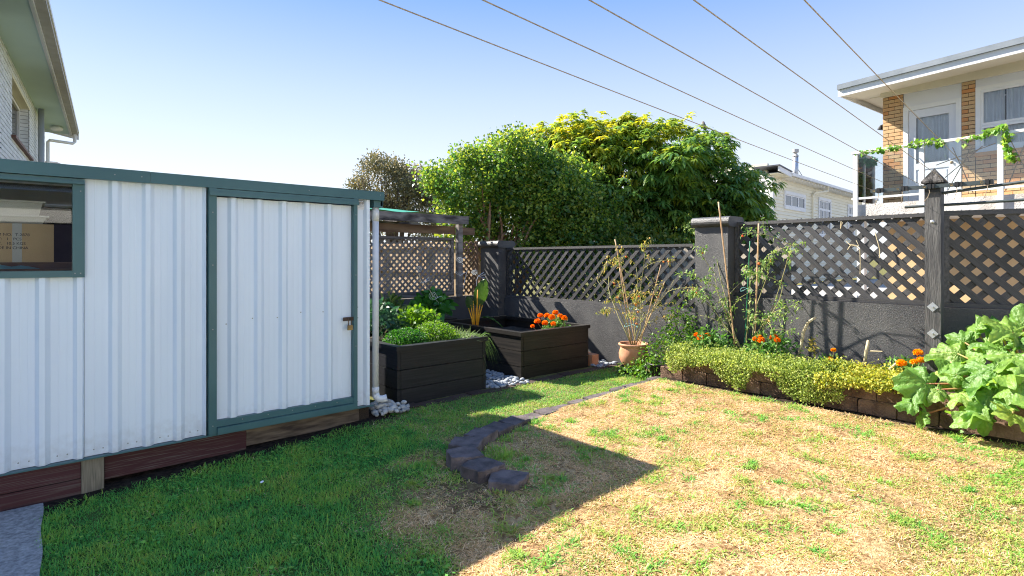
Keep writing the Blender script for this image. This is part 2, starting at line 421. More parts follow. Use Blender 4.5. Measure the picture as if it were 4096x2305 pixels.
M['tomato_green'] = leafmat('tomato_green', [(0.07, 0.18, 0.04), (0.17, 0.28, 0.07), (0.32, 0.40, 0.13)], rough=0.6, trans=0.35)
M['tomato_stem'] = pm('tomato_stem', (0.24, 0.24, 0.08), (0.38, 0.33, 0.17), scale=9, rough=0.8)
M['rhubarb'] = leafmat('rhubarb', [(0.075, 0.20, 0.03), (0.12, 0.27, 0.04), (0.20, 0.34, 0.06), (0.34, 0.42, 0.08), (0.46, 0.42, 0.10)], rough=0.45, trans=0.42, spec=0.5)

_t = M['rhubarb'].node_tree; _tc = _t.nodes.new('ShaderNodeTexCoord'); _nz = _t.nodes.new('ShaderNodeTexNoise'); _nz.inputs['Scale'].default_value = 38; _nz.inputs['Detail'].default_value = 3
_bp = _t.nodes.new('ShaderNodeBump'); _bp.inputs['Strength'].default_value = 0.8; _bp.inputs['Distance'].default_value = 0.015
_t.links.new(_tc.outputs['Object'], _nz.inputs['Vector']); _t.links.new(_nz.outputs['Fac'], _bp.inputs['Height']); _t.links.new(_bp.outputs[0], _t.nodes['Principled BSDF'].inputs['Normal'])
M['rhubarb_stalk'] = pm('rhubarb_stalk', (0.35, 0.30, 0.08), (0.28, 0.10, 0.04), scale=5, rough=0.5)
M['ivy'] = leafmat('ivy', [(0.10, 0.28, 0.03), (0.20, 0.38, 0.05), (0.32, 0.46, 0.08)], rough=0.45, trans=0.35)
M['ivy_dark'] = leafmat('ivy_dark', [(0.02, 0.16, 0.07), (0.03, 0.22, 0.09)], rough=0.45, trans=0.2)
M['concrete_drive'] = pm('concrete_drive', (0.30, 0.29, 0.27), (0.40, 0.38, 0.35), scale=2, rough=0.9)
M['bird'] = pm('bird', (0.10, 0.085, 0.07), (0.22, 0.19, 0.16), scale=30, rough=0.8)


# ------------------------------------------------------------------ foliage batches
def unit(a):
    return a / np.maximum(np.linalg.norm(a, axis=-1, keepdims=True), 1e-9)


class LB:
    """collects leaves; each leaf is a small bent strip of triangles with its own random number"""
    def __init__(s): s.V = []; s.T = []; s.A = []; s.n = 0

    def leaves(s, P, D, L, W, droop=0.0, rows=((0.45, 1.0),), N=None, rnd=None, fold=0.0, base=0.0):
        P = np.asarray(P, float); n = len(P)
        if n == 0: return
        D = unit(np.asarray(D, float) * np.ones((n, 3)))
        L = np.broadcast_to(np.asarray(L, float), (n,)); W = np.broadcast_to(np.asarray(W, float), (n,)); dr = np.broadcast_to(np.asarray(droop, float), (n,))
        if N is None: N = rng.normal(size=(n, 3)) * 0.6 + np.array([0, 0, 1.0])
        S = unit(np.cross(D, N)); Nn = unit(np.cross(S, D))
        if rnd is None: rnd = rng.random(n)
        down = np.array([0, 0, -1.0])
        k = len(rows); nv = 2 + 2 * k if base == 0 else 3 + 2 * k
        V = np.zeros((n, nv, 3))
        off = 1
        if base == 0:
            V[:, 0] = P
        else:
            V[:, 0] = P - S * (W * base)[:, None]; V[:, 1] = P + S * (W * base)[:, None]; off = 2
        for i, (t, w) in enumerate(rows):
            c = P + D * (L * t)[:, None] + down * (L * dr * t * t)[:, None]
            V[:, off + 2 * i] = c - S * (W * w)[:, None] + Nn * (W * w * fold)[:, None]
            V[:, off + 2 * i + 1] = c + S * (W * w)[:, None] + Nn * (W * w * fold)[:, None]
        V[:, -1] = P + D * L[:, None] + down * (L * dr)[:, None]
        T = []
        if base == 0: T.append((0, 2, 1))
        else: T += [(0, 1, 3), (0, 3, 2)]
        for i in range(k - 1):
            a = off + 2 * i
            T += [(a, a + 1, a + 3), (a, a + 3, a + 2)]
        a = off + 2 * (k - 1)
        T.append((a, a + 1, nv - 1))
        T = np.array(T)
        s.T.append((T[None] + (s.n + np.arange(n) * nv)[:, None, None]).reshape(-1, 3))
        s.V.append(V.reshape(-1, 3)); s.A.append(np.repeat(rnd, nv)); s.n += n * nv

    def tris(s, V, T, rnd):
        s.T.append(np.asarray(T) + s.n); s.V.append(np.asarray(V, float)); s.A.append(np.broadcast_to(rnd, (len(V),))); s.n += len(V)

    def mesh(s, name, smooth=False):
        V = np.concatenate(s.V); T = np.concatenate(s.T); A = np.concatenate(s.A)
        m = bpy.data.meshes.new(name)
        m.vertices.add(len(V)); m.vertices.foreach_set('co', V.astype(np.float32).ravel())
        m.loops.add(len(T) * 3); m.loops.foreach_set('vertex_index', T.astype(np.int32).ravel())
        m.polygons.add(len(T)); m.polygons.foreach_set('loop_start', np.arange(0, len(T) * 3, 3, dtype=np.int32))
        if smooth: m.polygons.foreach_set('use_smooth', np.ones(len(T), dtype=bool))
        m.update(calc_edges=True)
        at = m.attributes.new('rnd', 'FLOAT', 'POINT'); at.data.foreach_set('value', np.clip(A, 0, 1).astype(np.float32))
        return m


LANCE = ((0.3, 1.0), (0.68, 0.8))


def on_ellipsoid(n, c, r, lo=0.8, hi=1.0, up=-1.0):
    d = unit(rng.normal(size=(int(n * 2.5) + 20, 3)))
    d = d[d[:, 2] > up][:n]
    rad = rng.uniform(lo, hi, (len(d), 1))
    return np.asarray(c) + d * np.asarray(r) * rad, unit(d / np.asarray(r))


def scr(a, depth, base):
    """offset (a to the right as seen from the lawn, depth away) from a base point, in world xy"""
    return np.array([base[0] + RGT[0] * a + FWD[0] * depth, base[1] + RGT[1] * a + FWD[1] * depth])


# ------------------------------------------------------------------ terrain
def sstep(x, a, b):
    t = np.clip((x - a) / (b - a), 0, 1); return t * t * (3 - 2 * t)


def zg(X, Y):
    X = np.asarray(X, float); Y = np.asarray(Y, float)
    z = -0.05 * np.clip(2.5 - X, 0, 4)
    z = z + 0.10 * sstep(X, 3.0, 5.6) * (1 - sstep(Y, 3.78, 3.95))
    z = z + 0.25 * sstep(X, 6.7, 12)
    return z


def vnoise(X, Y, f, seed=0):
    """smooth value noise on numpy arrays"""
    r = np.random.default_rng(seed).random((64, 64))
    x = np.asarray(X) * f + 100; y = np.asarray(Y) * f + 100
    xi = np.floor(x).astype(int); yi = np.floor(y).astype(int)
    u = x - xi; v = y - yi; u = u * u * (3 - 2 * u); v = v * v * (3 - 2 * v)
    g = lambda a, b: r[a % 64, b % 64]
    return (g(xi, yi) * (1 - u) + g(xi + 1, yi) * u) * (1 - v) + (g(xi, yi + 1) * (1 - u) + g(xi + 1, yi + 1) * u) * v


def dryness(X, Y):
    """0 green turf, 1 straw: the turf by the shed is watered and green, the open lawn has died back"""
    X = np.asarray(X, float); Y = np.asarray(Y, float)
    n = vnoise(X, Y, 2.2, 1) * 0.6 + vnoise(X, Y, 5.5, 2) * 0.4
    d = sstep(X - 0.65 * (np.minimum(Y, 3.4) - 3.0) + (n - 0.5) * 1.7, 2.0, 2.7)
    d = np.maximum(d, 0.95 * np.clip(1.5 * np.exp(-(((X - 2.0) / 0.42) ** 2 + ((Y - 2.85) / 0.40) ** 2)) + (n - .62) * 1.2, 0, 1) * (Y < 3.7))
    d = d * (1 - sstep(Y, 3.75, 3.95) * 0.72)
    d = d * (1 - 0.45 * (1 - sstep(Y + (n - 0.5), 0.3, 1.2)))
    return np.clip(d, 0, 1)


def build_ground():
    fx = np.arange(-0.6, 7.0, 0.05); fy = np.arange(-0.8, 9.0, 0.05)
    xs = np.concatenate([[-600, -200, -60, -20, -6, -2], fx, [7.5, 8.5, 10, 14, 25, 60, 200, 600]])
    ys = np.concatenate([[-600, -200, -60, -20, -6, -2], fy, [9.5, 11, 14, 25, 60, 200, 600]])
    X, Y = np.meshgrid(xs, ys)
    Z = zg(X, Y) + (vnoise(X, Y, 3, 3) - 0.5) * 0.012 + (vnoise(X, Y, 9, 4) - 0.5) * 0.008
    ny, nx = X.shape
    idx = np.arange(ny * nx).reshape(ny, nx)
    q = np.stack([idx[:-1, :-1], idx[:-1, 1:], idx[1:, 1:], idx[1:, :-1]], -1).reshape(-1, 4)
    m = bpy.data.meshes.new('ground')
    m.from_pydata(np.stack([X, Y, Z], -1).reshape(-1, 3).tolist(), [], q.tolist())
    d = dryness(X, Y)
    at = m.attributes.new('dry', 'FLOAT', 'POINT'); at.data.foreach_set('value', d.ravel().astype(np.float32))
    bare = np.maximum(sstep(Y + (vnoise(X, Y, 4, 8) - .5) * .12, 4.58, 4.74), 0) * (X < 2.75)
    e = np.exp(-(((X - 2.24) / 0.40) ** 2 + ((Y - 2.98) / 0.42) ** 2)) * (X < 2.6)
    bare = np.maximum(bare, np.clip(e * 0.9 - 0.2 + 0.5 * (vnoise(X, Y, 9, 9) - .5), 0, .6))
    bare = np.maximum(bare, sstep(X + (vnoise(X, Y, 5, 6) - .5) * .1, 5.50, 5.60) * (Y < 3.9))
    at = m.attributes.new('bare', 'FLOAT', 'POINT'); at.data.foreach_set('value', bare.ravel().astype(np.float32))
    mt, t, b = nt('turf_ground')
    N, Lk = t.nodes, t.links
    a1 = N.new('ShaderNodeAttribute'); a1.attribute_name = 'dry'
    a2 = N.new('ShaderNodeAttribute'); a2.attribute_name = 'bare'
    tc = N.new('ShaderNodeTexCoord')
    def nramp(scale, c0, c1, lo, hi):
        nz = N.new('ShaderNodeTexNoise'); nz.inputs['Scale'].default_value = scale; nz.inputs['Detail'].default_value = 8
        Lk.new(tc.outputs['Object'], nz.inputs['Vector'])
        rp = N.new('ShaderNodeValToRGB'); rp.color_ramp.elements[0].position = lo; rp.color_ramp.elements[1].position = hi
        rp.color_ramp.elements[0].color = (*c0, 1); rp.color_ramp.elements[1].color = (*c1, 1)
        Lk.new(nz.outputs['Fac'], rp.inputs[0]); return rp.outputs[0], nz.outputs['Fac']
    g, _ = nramp(9, (0.035, 0.080, 0.018), (0.08, 0.11, 0.03), 0.35, 0.65)
    s_, f = nramp(30, (0.22, 0.125, 0.055), (0.58, 0.41, 0.22), 0.36, 0.64)
    s2, _ = nramp(3.2, (0.62, 0.56, 0.5), (1.0, 1.0, 1.0), 0.35, 0.6)
    mm = N.new('ShaderNodeMix'); mm.data_type = 'RGBA'; mm.blend_type = 'MULTIPLY'; mm.inputs['Factor'].default_value = 1.0
    Lk.new(s_, mm.inputs['A']); Lk.new(s2, mm.inputs['B']); s_ = mm.outputs['Result']
    so_, _ = nramp(26, (0.016, 0.012, 0.010), (0.055, 0.040, 0.030), 0.4, 0.7)
    m1 = N.new('ShaderNodeMix'); m1.data_type = 'RGBA'; Lk.new(a1.outputs['Fac'], m1.inputs['Factor']); Lk.new(g, m1.inputs['A']); Lk.new(s_, m1.inputs['B'])
    m2 = N.new('ShaderNodeMix'); m2.data_type = 'RGBA'; Lk.new(a2.outputs['Fac'], m2.inputs['Factor']); Lk.new(m1.outputs['Result'], m2.inputs['A']); Lk.new(so_, m2.inputs['B'])
    Lk.new(m2.outputs['Result'], b.inputs['Base Color'])
    b.inputs['Roughness'].default_value = 0.95; b.inputs['Specular IOR Level'].default_value = 0.1
    nz = N.new('ShaderNodeTexNoise'); nz.inputs['Scale'].default_value = 90; nz.inputs['Detail'].default_value = 6
    Lk.new(tc.outputs['Object'], nz.inputs['Vector'])
    bp = N.new('ShaderNodeBump'); bp.inputs['Strength'].default_value = 0.7; bp.inputs['Distance'].default_value = 0.02
    Lk.new(nz.outputs['Fac'], bp.inputs['Height']); Lk.new(bp.outputs[0], b.inputs['Normal'])
    o = add('ground', m, mt, smooth=True)
    tag(o, 'lawn, green by the shed and straw coloured in the open, with bare soil edges', kind='structure')


build_ground()

# concrete path in the corner
mb = MB()
n = 14
px = [-2.6, 0.09]
edge = [(0.075 + 0.006 * math.sin(i * 1.1) + 0.004 * i, 3.2 + i * (4.80 - 3.2) / n) for i in range(n + 1)]
for i in range(n):
    (xa, ya), (xb, yb) = edge[i], edge[i + 1]
    mb.hexa([(-2.6, ya, -0.3), (xa, ya, -0.3), (xb, yb, -0.3), (-2.6, yb, -0.3)], [(-2.6, ya, -0.095), (xa, ya, -0.10), (xb, yb, -0.10), (-2.6, yb, -0.095)])
tag(add('concrete_path', mb, M['concrete_path']), 'grey concrete path slab beside the shed', kind='structure')
tag(add('driveway', MB().box(10.5, 60, -30, 10.0, 0.0, 0.365), M['concrete_drive']), 'pale concrete driveway beyond the lattice fence', kind='structure')

# ------------------------------------------------------------------ garden shed
SY = 4.87
shed = thing('garden_shed', 'low white corrugated steel garden shed with dark green trim and sliding door', 'shed', (0.5, 5.6, 0))


def clad(x0, x1, z0, z1, ribs, y=SY):
    """a folded steel sheet: flat pans with two faint swages between trapezoid ribs that stand out towards the lawn"""
    prof = []
    xs = sorted(ribs)
    def at(x, o): prof.append((x, y - o))
    at(x0, 0.0)
    for r in xs:
        for dx, o in ((0, 0), (0.020, 0.034), (0.050, 0.036), (0.080, 0.003), (0.118, 0.0), (0.123, 0.0014), (0.128, 0.0), (0.160, 0.0), (0.165, 0.0014), (0.170, 0.0)):
            if x0 < r + dx < x1: at(r + dx, o)
    at(x1, 0.0)
    m = MB()
    nz = 8
    for k in range(nz + 1):
        z = z0 + (z1 - z0) * k / nz
        for (x, yy) in prof: m.v.append((x, yy, z))
    n = len(prof)
    for k in range(nz):
        for i in range(n - 1):
            a = k * n + i
            m.f.append((a, a + 1, a + n + 1, a + n))
    return m


ribs = [0.093 + 0.198 * k for k in range(-9, 6)]
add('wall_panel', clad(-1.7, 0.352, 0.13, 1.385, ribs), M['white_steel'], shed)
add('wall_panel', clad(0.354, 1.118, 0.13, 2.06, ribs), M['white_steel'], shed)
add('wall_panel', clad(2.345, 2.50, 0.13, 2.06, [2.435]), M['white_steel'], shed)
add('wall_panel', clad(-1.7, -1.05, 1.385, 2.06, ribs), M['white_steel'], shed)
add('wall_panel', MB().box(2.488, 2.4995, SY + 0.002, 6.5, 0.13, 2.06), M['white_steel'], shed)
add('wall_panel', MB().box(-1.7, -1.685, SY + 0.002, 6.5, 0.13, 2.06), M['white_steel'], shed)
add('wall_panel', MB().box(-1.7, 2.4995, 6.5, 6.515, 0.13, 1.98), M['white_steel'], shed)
def roof_sheet(nm, ya, yb, mat, th=0.033):
    za, zb = 2.085 - 0.058 * (ya - SY), 2.085 - 0.058 * (yb - SY)
    return add(nm, MB().hexa([(-1.85, ya, za), (2.60, ya, za), (2.60, yb, zb), (-1.85, yb, zb)], [(-1.85, ya, za + th), (2.60, ya, za + th), (2.60, yb, zb + th), (-1.85, yb, zb + th)]), mat, shed)


roof_sheet('roof', SY - 0.03, 5.46, M['white_steel'])
roof_sheet('clear_roof_sheet', 5.462, 5.758, M['balcony_glass'], 0.006)
roof_sheet('roof', 5.76, 6.6, M['white_steel'])
fas = add('fascia', MB().box(-1.9, 0.73, SY - 0.062, SY - 0.034, 2.048, 2.128).box(-1.9, 0.73, SY - 0.062, SY - 0.0, 2.1285, 2.133), M['green_steel'], shed)
add('fascia', MB().box(0.7325, 2.625, SY - 0.060, SY - 0.034, 2.050, 2.127).box(0.7325, 2.625, SY - 0.060, SY, 2.1275, 2.132), M['green_steel'], shed)
add('barge_flashing', MB().box(2.602, 2.626, SY - 0.030, 6.62, 2.0, 2.126), M['green_steel'], shed)
add('floor_flashing', MB().box(-1.7, 2.52, SY - 0.05, SY - 0.004, 0.118, 0.128), M['green_steel'], shed)
# sliding door
door = thing('door', None, None, (1.73, SY, 0.2)); door.parent = shed; door.location = Vector((1.73, SY, 0.2)) + comp(shed)
dribs = [1.262 + 0.198 * k for k in range(5)]
add('door_leaf', clad(1.175, 2.312, 0.215, 1.985, dribs, SY - 0.012), M['white_steel'], door)
add('door_rail', MB().box(1.170, 2.318, SY - 0.058, SY - 0.016, 0.185, 0.235), M['green_steel'], door)
add('hasp', MB().box(2.215, 2.335, SY - 0.053, SY - 0.047, 0.935, 0.968), M['rust'], door)
add('door_jamb', MB().box(1.118, 1.1735, SY - 0.060, SY + 0.01, 0.13, 2.049), M['green_steel'], shed)
add('door_jamb', MB().box(2.314, 2.349, SY - 0.064, SY + 0.01, 0.13, 2.049), M['green_steel'], shed)
add('door_sill', MB().box(1.175, 2.3135, SY - 0.082, SY + 0.0, 0.130, 0.182), M['green_steel'], shed)
add('door_track', MB().box(1.120, 2.36, SY - 0.078, SY - 0.066, 1.990, 2.022).box(1.120, 2.36, SY - 0.066, SY, 2.0225, 2.045), M['green_steel'], shed)
# window
win = thing('window', None, None, (-0.3, SY, 1.7)); win.parent = shed; win.location = Vector((-0.3, SY, 1.7)) + comp(shed)
add('window_frame', MB().box(0.287, 0.353, SY - 0.046, SY + 0.02, 1.372, 2.044), M['green_steel'], win)
add('window_frame', MB().box(-1.05, 0.2868, SY - 0.044, SY + 0.02, 1.374, 1.418), M['green_steel'], win)
add('window_frame', MB().box(-1.05, -0.99, SY - 0.043, SY + 0.02, 1.419, 2.044), M['green_steel'], win)
add('window_frame', MB().box(-0.989, 0.2868, SY - 0.043, SY + 0.02, 2.005, 2.044).box(-1.05, 0.35, SY - 0.068, SY - 0.0475, 2.006, 2.022), M['green_steel'], win)
add('pane', MB().box(-0.989, 0.2865, SY + 0.004, SY + 0.008, 1.4185, 2.0045), M['shed_glass'], win)
# fixings
sm = MB()
for x, z, o in [(0.33, 1.96, .047), (0.33, 1.40, .047), (0.30, 1.40, .047), (1.145, 1.86, .061), (1.145, 1.45, .061), (1.145, 0.95, .061), (1.145, 0.2, .061), (2.332, 1.9, .065), (2.332, 1.35, .065), (2.332, 0.7, .065),
                (0.52, 2.09, .063), (0.68, 2.09, .063), (1.9, 2.09, .061), (2.58, 2.1, .061), (2.38, 1.05, .002), (2.38, 0.95, .002), (2.46, 1.06, .002), (2.38, 0.17, .002), (2.46, 0.17, .002)]:
    sm.tube([(x, SY - o, z), (x, SY - o - 0.004, z)], 0.0045, 6)
for r in ribs:
    for dx in (-0.03, 0.115):
        if r + dx < 1.1 and r + dx > -0.2: sm.tube([(r + dx, SY - 0.0, 0.17), (r + dx, SY - 0.005, 0.17)], 0.0045, 6)
for i, r in enumerate(dribs):
    sm.tube([(r - 0.01, SY - 0.013, 0.98 + 0.02 * (i % 2) + 0.012 * i), (r - 0.01, SY - 0.018, 0.98 + 0.02 * (i % 2) + 0.012 * i)], 0.005, 6)
    sm.tube([(r + 0.1, SY - 0.058, 0.214), (r + 0.1, SY - 0.062, 0.214)], 0.004, 6)
tag(add('fixing_screws', sm, M['screw'], shed), kind='stuff')
# downpipe with a brim outlet and elbow
dp = add('downpipe', MB().tube([(2.575, SY + 0.02, 1.985), (2.575, SY + 0.02, 1.86)], 0.034, 14).tube([(2.575, SY + 0.02, 1.86), (2.575, SY + 0.02, 0.27)], 0.0305, 14)
         .tube([(2.575, SY + 0.02, 0.275), (2.575, SY + 0.02, 0.21)], 0.034, 14)
         .tube([(2.575, SY + 0.02, 0.22), (2.58, SY + 0.018, 0.185), (2.60, SY + 0.008, 0.16), (2.635, SY - 0.01, 0.155), (2.67, SY - 0.028, 0.165)], [0.034, 0.035, 0.035, 0.035, 0.036], 14), M['pvc'], shed, smooth=True)
add('outlet', MB().box(2.53, 2.622, SY - 0.03, SY + 0.07, 1.985, 2.048), M['green_steel'], shed)
# plate with the maker's name
pl = add('name_plate', MB().box(2.365, 2.462, SY - 0.0075, SY - 0.004, 1.958, 2.028), M['plate'], shed)
add('roof_mark', MB().tube([(2.358, SY - 0.008, 2.026), (2.413, SY - 0.008, 2.046), (2.470, SY - 0.008, 2.026)], 0.0022, 5).tube([(2.413, SY - 0.008, 2.046), (2.413, SY - 0.008, 2.026)], 0.0015, 5)
    .box(2.365, 2.462, SY - 0.0082, SY - 0.0076, 2.0245, 2.028).box(2.378, 2.45, SY - 0.0082, SY - 0.0076, 2.0005, 2.0025).box(2.384, 2.444, SY - 0.0082, SY - 0.0076, 1.993, 1.9945).box(2.388, 2.44, SY - 0.0082, SY - 0.0076, 1.985, 1.9865).box(2.384, 2.444, SY - 0.0082, SY - 0.0076, 1.972, 1.9735), M['print'], pl)


def text(name, body, loc, size, mat, parent, rot, bold=0.0):
    cu = bpy.data.curves.new(name, 'FONT'); cu.body = body; cu.size = size; cu.extrude = 0.0003; cu.offset = bold
    cu.materials.append(mat)
    tmp = bpy.data.objects.new(name, cu); C.objects.link(tmp)
    bpy.context.view_layer.update()
    me = bpy.data.meshes.new_from_object(tmp.evaluated_get(bpy.context.evaluated_depsgraph_get()))
    bpy.data.objects.remove(tmp)
    me.materials.clear(); me.materials.append(mat)
    o = bpy.data.objects.new(name, me); C.objects.link(o)
    o.parent = parent; o.location = Vector(loc); o.rotation_euler = rot
    return o


text('lettering', 'SHED SHOP', (2.3685, SY - 0.0080, 2.0075), 0.0195, M['print'], pl, (R(90), 0, 0), 0.0006)

# plinth under the shed
for nm, x0, x1, z0, z1, mt in [('plinth_board', -1.7, 0.332, -0.005, 0.117, 'red_board'), ('plinth_board', -1.7, 0.335, -0.20, -0.012, 'red_board'), ('plinth_board', 0.468, 1.41, -0.06, 0.117, 'red_board'),
                               ('plinth_post', 0.336, 0.462, -0.18, 0.112, 'pale_board'), ('plinth_beam', 1.412, 2.40, -0.03, 0.112, 'concrete_base'), ('plinth_beam', 2.402, 2.5, -0.05, 0.10, 'soil')]:
    y0 = SY - 0.018 if nm == 'plinth_board' and x0 < 0 else (SY - 0.028 if nm == 'plinth_post' else SY + 0.012)
    pbox(nm, x0, x1, y0, SY + 0.09, z0, z1, M[mt], shed)
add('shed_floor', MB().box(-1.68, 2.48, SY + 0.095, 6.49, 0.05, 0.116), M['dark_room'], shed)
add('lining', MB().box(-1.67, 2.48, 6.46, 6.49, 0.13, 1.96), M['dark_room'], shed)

# padlock
pk = thing('padlock', 'rusty brass padlock hanging from the shed door hasp', 'padlock', (2.272, SY - 0.06, 0.85))
add('body', MB().box(2.252, 2.296, SY - 0.078, SY - 0.058, 0.852, 0.895), M['brass'], pk)
add('shackle', MB().tube([(2.258, SY - 0.066, 0.895)] + [(2.274 + 0.015 * math.cos(a), SY - 0.066, 0.945 + 0.02 * math.sin(a)) for a in np.linspace(math.pi, 0, 9)] + [(2.289, SY - 0.066, 0.895)], 0.0042, 6), M['rust'], pk)

# stored things seen through the shed window
bench = thing('storage_bench', 'dark timber bench inside the shed below its window', 'bench', (-0.2, 5.2, 0.12))
add('top', MB().box(-1.5, 1.2, 4.93, 5.9, 1.395, 1.43), M['brown_wood'], bench)
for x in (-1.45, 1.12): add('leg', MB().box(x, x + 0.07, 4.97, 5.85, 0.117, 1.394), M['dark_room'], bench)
bx = thing('cardboard_box', 'brown cardboard box with printed sides behind the shed window', 'box', (-0.08, 5.3, 1.43))
add('carton', MB().box(-0.36, 0.20, 5.12, 5.55, 1.475, 1.735), M['cardboard'], bx)
add('flap', MB().box(-0.359, 0.199, 5.121, 5.549, 1.736, 1.741), M['cardboard'], bx)
add('tape', MB().box(-0.02, 0.03, 5.117, 5.1195, 1.475, 1.742), M['tub_plastic'], bx)
for i, s_ in enumerate(['ITEM NO.  T-2878', 'QTY:   1   PCS', 'G.W.   10.5 KGS', 'MADE IN CHINA']):
    text('printed_line', s_, Vector((-0.13, 5.117, 1.655 - i * 0.03)) + comp(bx), 0.026, M['print'], bx, (R(90), 0, 0))
add('runner', MB().box(-0.4, 0.35, 5.14, 5.5, 1.431, 1.474), M['brown_wood'], bx)
for i, (x0, x1, z0, z1, lab) in enumerate([(-0.42, 0.16, 1.742, 1.80, 'shallow grey plastic tub on the cardboard box in the shed'), (-0.36, 0.14, 1.801, 1.90, 'taller grey plastic tub with rim, topmost in the shed window')]):
    tb = thing('plastic_tub', lab, 'tub', ((x0 + x1) / 2, 5.33, z0))
    add('body', MB().hexa([(x0 + .02, 5.16, z0), (x1 - .02, 5.16, z0), (x1 - .02, 5.52, z0), (x0 + .02, 5.52, z0)], [(x0, 5.14, z1 - .012), (x1, 5.14, z1 - .012), (x1, 5.54, z1 - .012), (x0, 5.54, z1 - .012)]), M['tub_plastic'], tb)
    add('rim', MB().box(x0 - .015, x1 + .015, 5.125, 5.555, z1 - .0115, z1), M['tub_plastic'], tb)
m = MB(); n1, n2 = 14, 6
for j in range(n2):
    for i in range(n1):
        u = i / (n1 - 1); v = j / (n2 - 1)
        m.v.append((-0.5 + 0.62 * u, 4.95 + 0.17 * v, 1.432 + 0.055 * math.sin(v * math.pi) * (0.7 + 0.3 * math.sin(u * 23)) * (1 - u ** 4)))
for j in range(n2 - 1):
    for i in range(n1 - 1): a = j * n1 + i; m.f.append((a, a + 1, a + n1 + 1, a + n1))
cl = add('folded_cloth', m, M['blue_cloth'], smooth=True); tag(cl, 'blue ribbed cloth lying along the shed window sill', 'cloth')
bd = thing('board_offcut', 'tan board offcut leaning upright inside the shed window', 'board', (0.34, 5.3, 1.43))
add('panel', MB().hexa([(0.33, 5.15, 1.4305), (0.345, 5.15, 1.4305), (0.37, 5.40, 1.4305), (0.355, 5.40, 1.4305)], [(0.36, 5.2, 1.80), (0.375, 5.2, 1.80), (0.40, 5.42, 1.73), (0.385, 5.42, 1.73)]), M['cardboard'], bd)

# ------------------------------------------------------------------ home behind the lawn, mirrored in the shed window
hm = thing('weatherboard_home', 'white weatherboard home mirrored faintly in the shed window', 'house', (0.5, -2.4, 0))
add('core_wall', MB().box(-4.0, 5.2, -6.0, -2.43, -0.3, 2.7), M['white_paint'], hm)
z = 0.05
while z < 2.6:
    for (x0, x1) in ([(-4.0, -0.3), (1.5, 5.2)] if 0.75 < z < 2.1 else [(-4.0, 5.2)]):
        add('weatherboard', MB().hexa([(x0, -2.425, z), (x1, -2.425, z), (x1, -2.395, z), (x0, -2.395, z)], [(x0, -2.425, z + .15), (x1, -2.425, z + .15), (x1, -2.415, z + .15), (x0, -2.415, z + .15)]), M['white_paint'], hm)
    z += 0.152
add('window_frame', MB().box(-0.3, -0.2, -2.428, -2.38, 0.8, 2.2).box(1.4, 1.5, -2.428, -2.38, 0.8, 2.2).box(-0.199, 1.399, -2.428, -2.38, 2.1, 2.2).box(-0.199, 1.399, -2.428, -2.38, 0.8, 0.9), M['white_paint'], hm)
add('pane', MB().box(-0.199, 1.399, -2.42, -2.415, 0.901, 2.099), M['navy'], hm)
add('eave', MB().box(-4.4, 5.6, -6.2, -1.95, 2.71, 2.86), M['white_paint'], hm)
add('roof', MB().hexa([(-4.5, -6.3, 2.87), (5.7, -6.3, 2.87), (5.7, -1.9, 2.87), (-4.5, -1.9, 2.87)], [(-4.5, -4.2, 3.7), (5.7, -4.2, 3.7), (5.7, -4.0, 3.7), (-4.5, -4.0, 3.7)]), M['roof_dark'], hm)

# ------------------------------------------------------------------ black rendered walls
gw = thing('garden_wall', 'black textured render garden wall with two roll-capped pillars behind the beds', 'wall', (6.5, 4.5, 0))
add('wall_face', MB().box(6.43, 6.60, 3.742, 7.50, -0.1, 0.815), M['black_stucco'], gw)
add('wall_face', MB().box(6.45, 6.60, 1.28, 3.308, -0.1, 1.05), M['black_stucco'], gw)
bend = R(19); bu = Vector((math.sin(bend), -math.cos(bend), 0)); bn = Vector((math.cos(bend), math.sin(bend), 0))
p0 = Vector((6.452, 1.278, 0))
q = [p0, p0 + bu * 3.2, p0 + bu * 3.2 + bn * 0.15, p0 + bn * 0.15]
add('wall_face', MB().hexa([(v.x, v.y, -0.1) for v in q], [(v.x, v.y, 1.045) for v in q]), M['black_stucco'], gw)
add('wall_face', MB().box(2.5, 6.299, 8.0, 8.15, -0.1, 0.84), M['black_stucco'], gw)


def pillar(x0, x1, y0, y1, ztop):
    p = add('pillar', MB().box(x0, x1, y0, y1, -0.1, ztop - 0.118), M['black_stucco'], gw)
    r = 0.062; w0 = x0 - 0.035; w1 = x1 + 0.035
    prof = []
    for a in np.linspace(-90, -270, 9): prof.append((w0 + r * 0.75 + r * math.cos(R(a)), ztop - r + r * math.sin(R(a))))
    for a in np.linspace(90, -90, 9): prof.append((w1 - r * 0.75 + r * math.cos(R(a)), ztop - r + r * math.sin(R(a))))
    add('cap', MB().extrude_profile(prof, y0 - 0.03, y1 + 0.03, 'y'), M['black_stucco'], p, smooth=False)


pillar(6.33, 6.62, 3.31, 3.74, 2.005)
pillar(6.30, 6.62, 7.505, 7.995, 1.815)


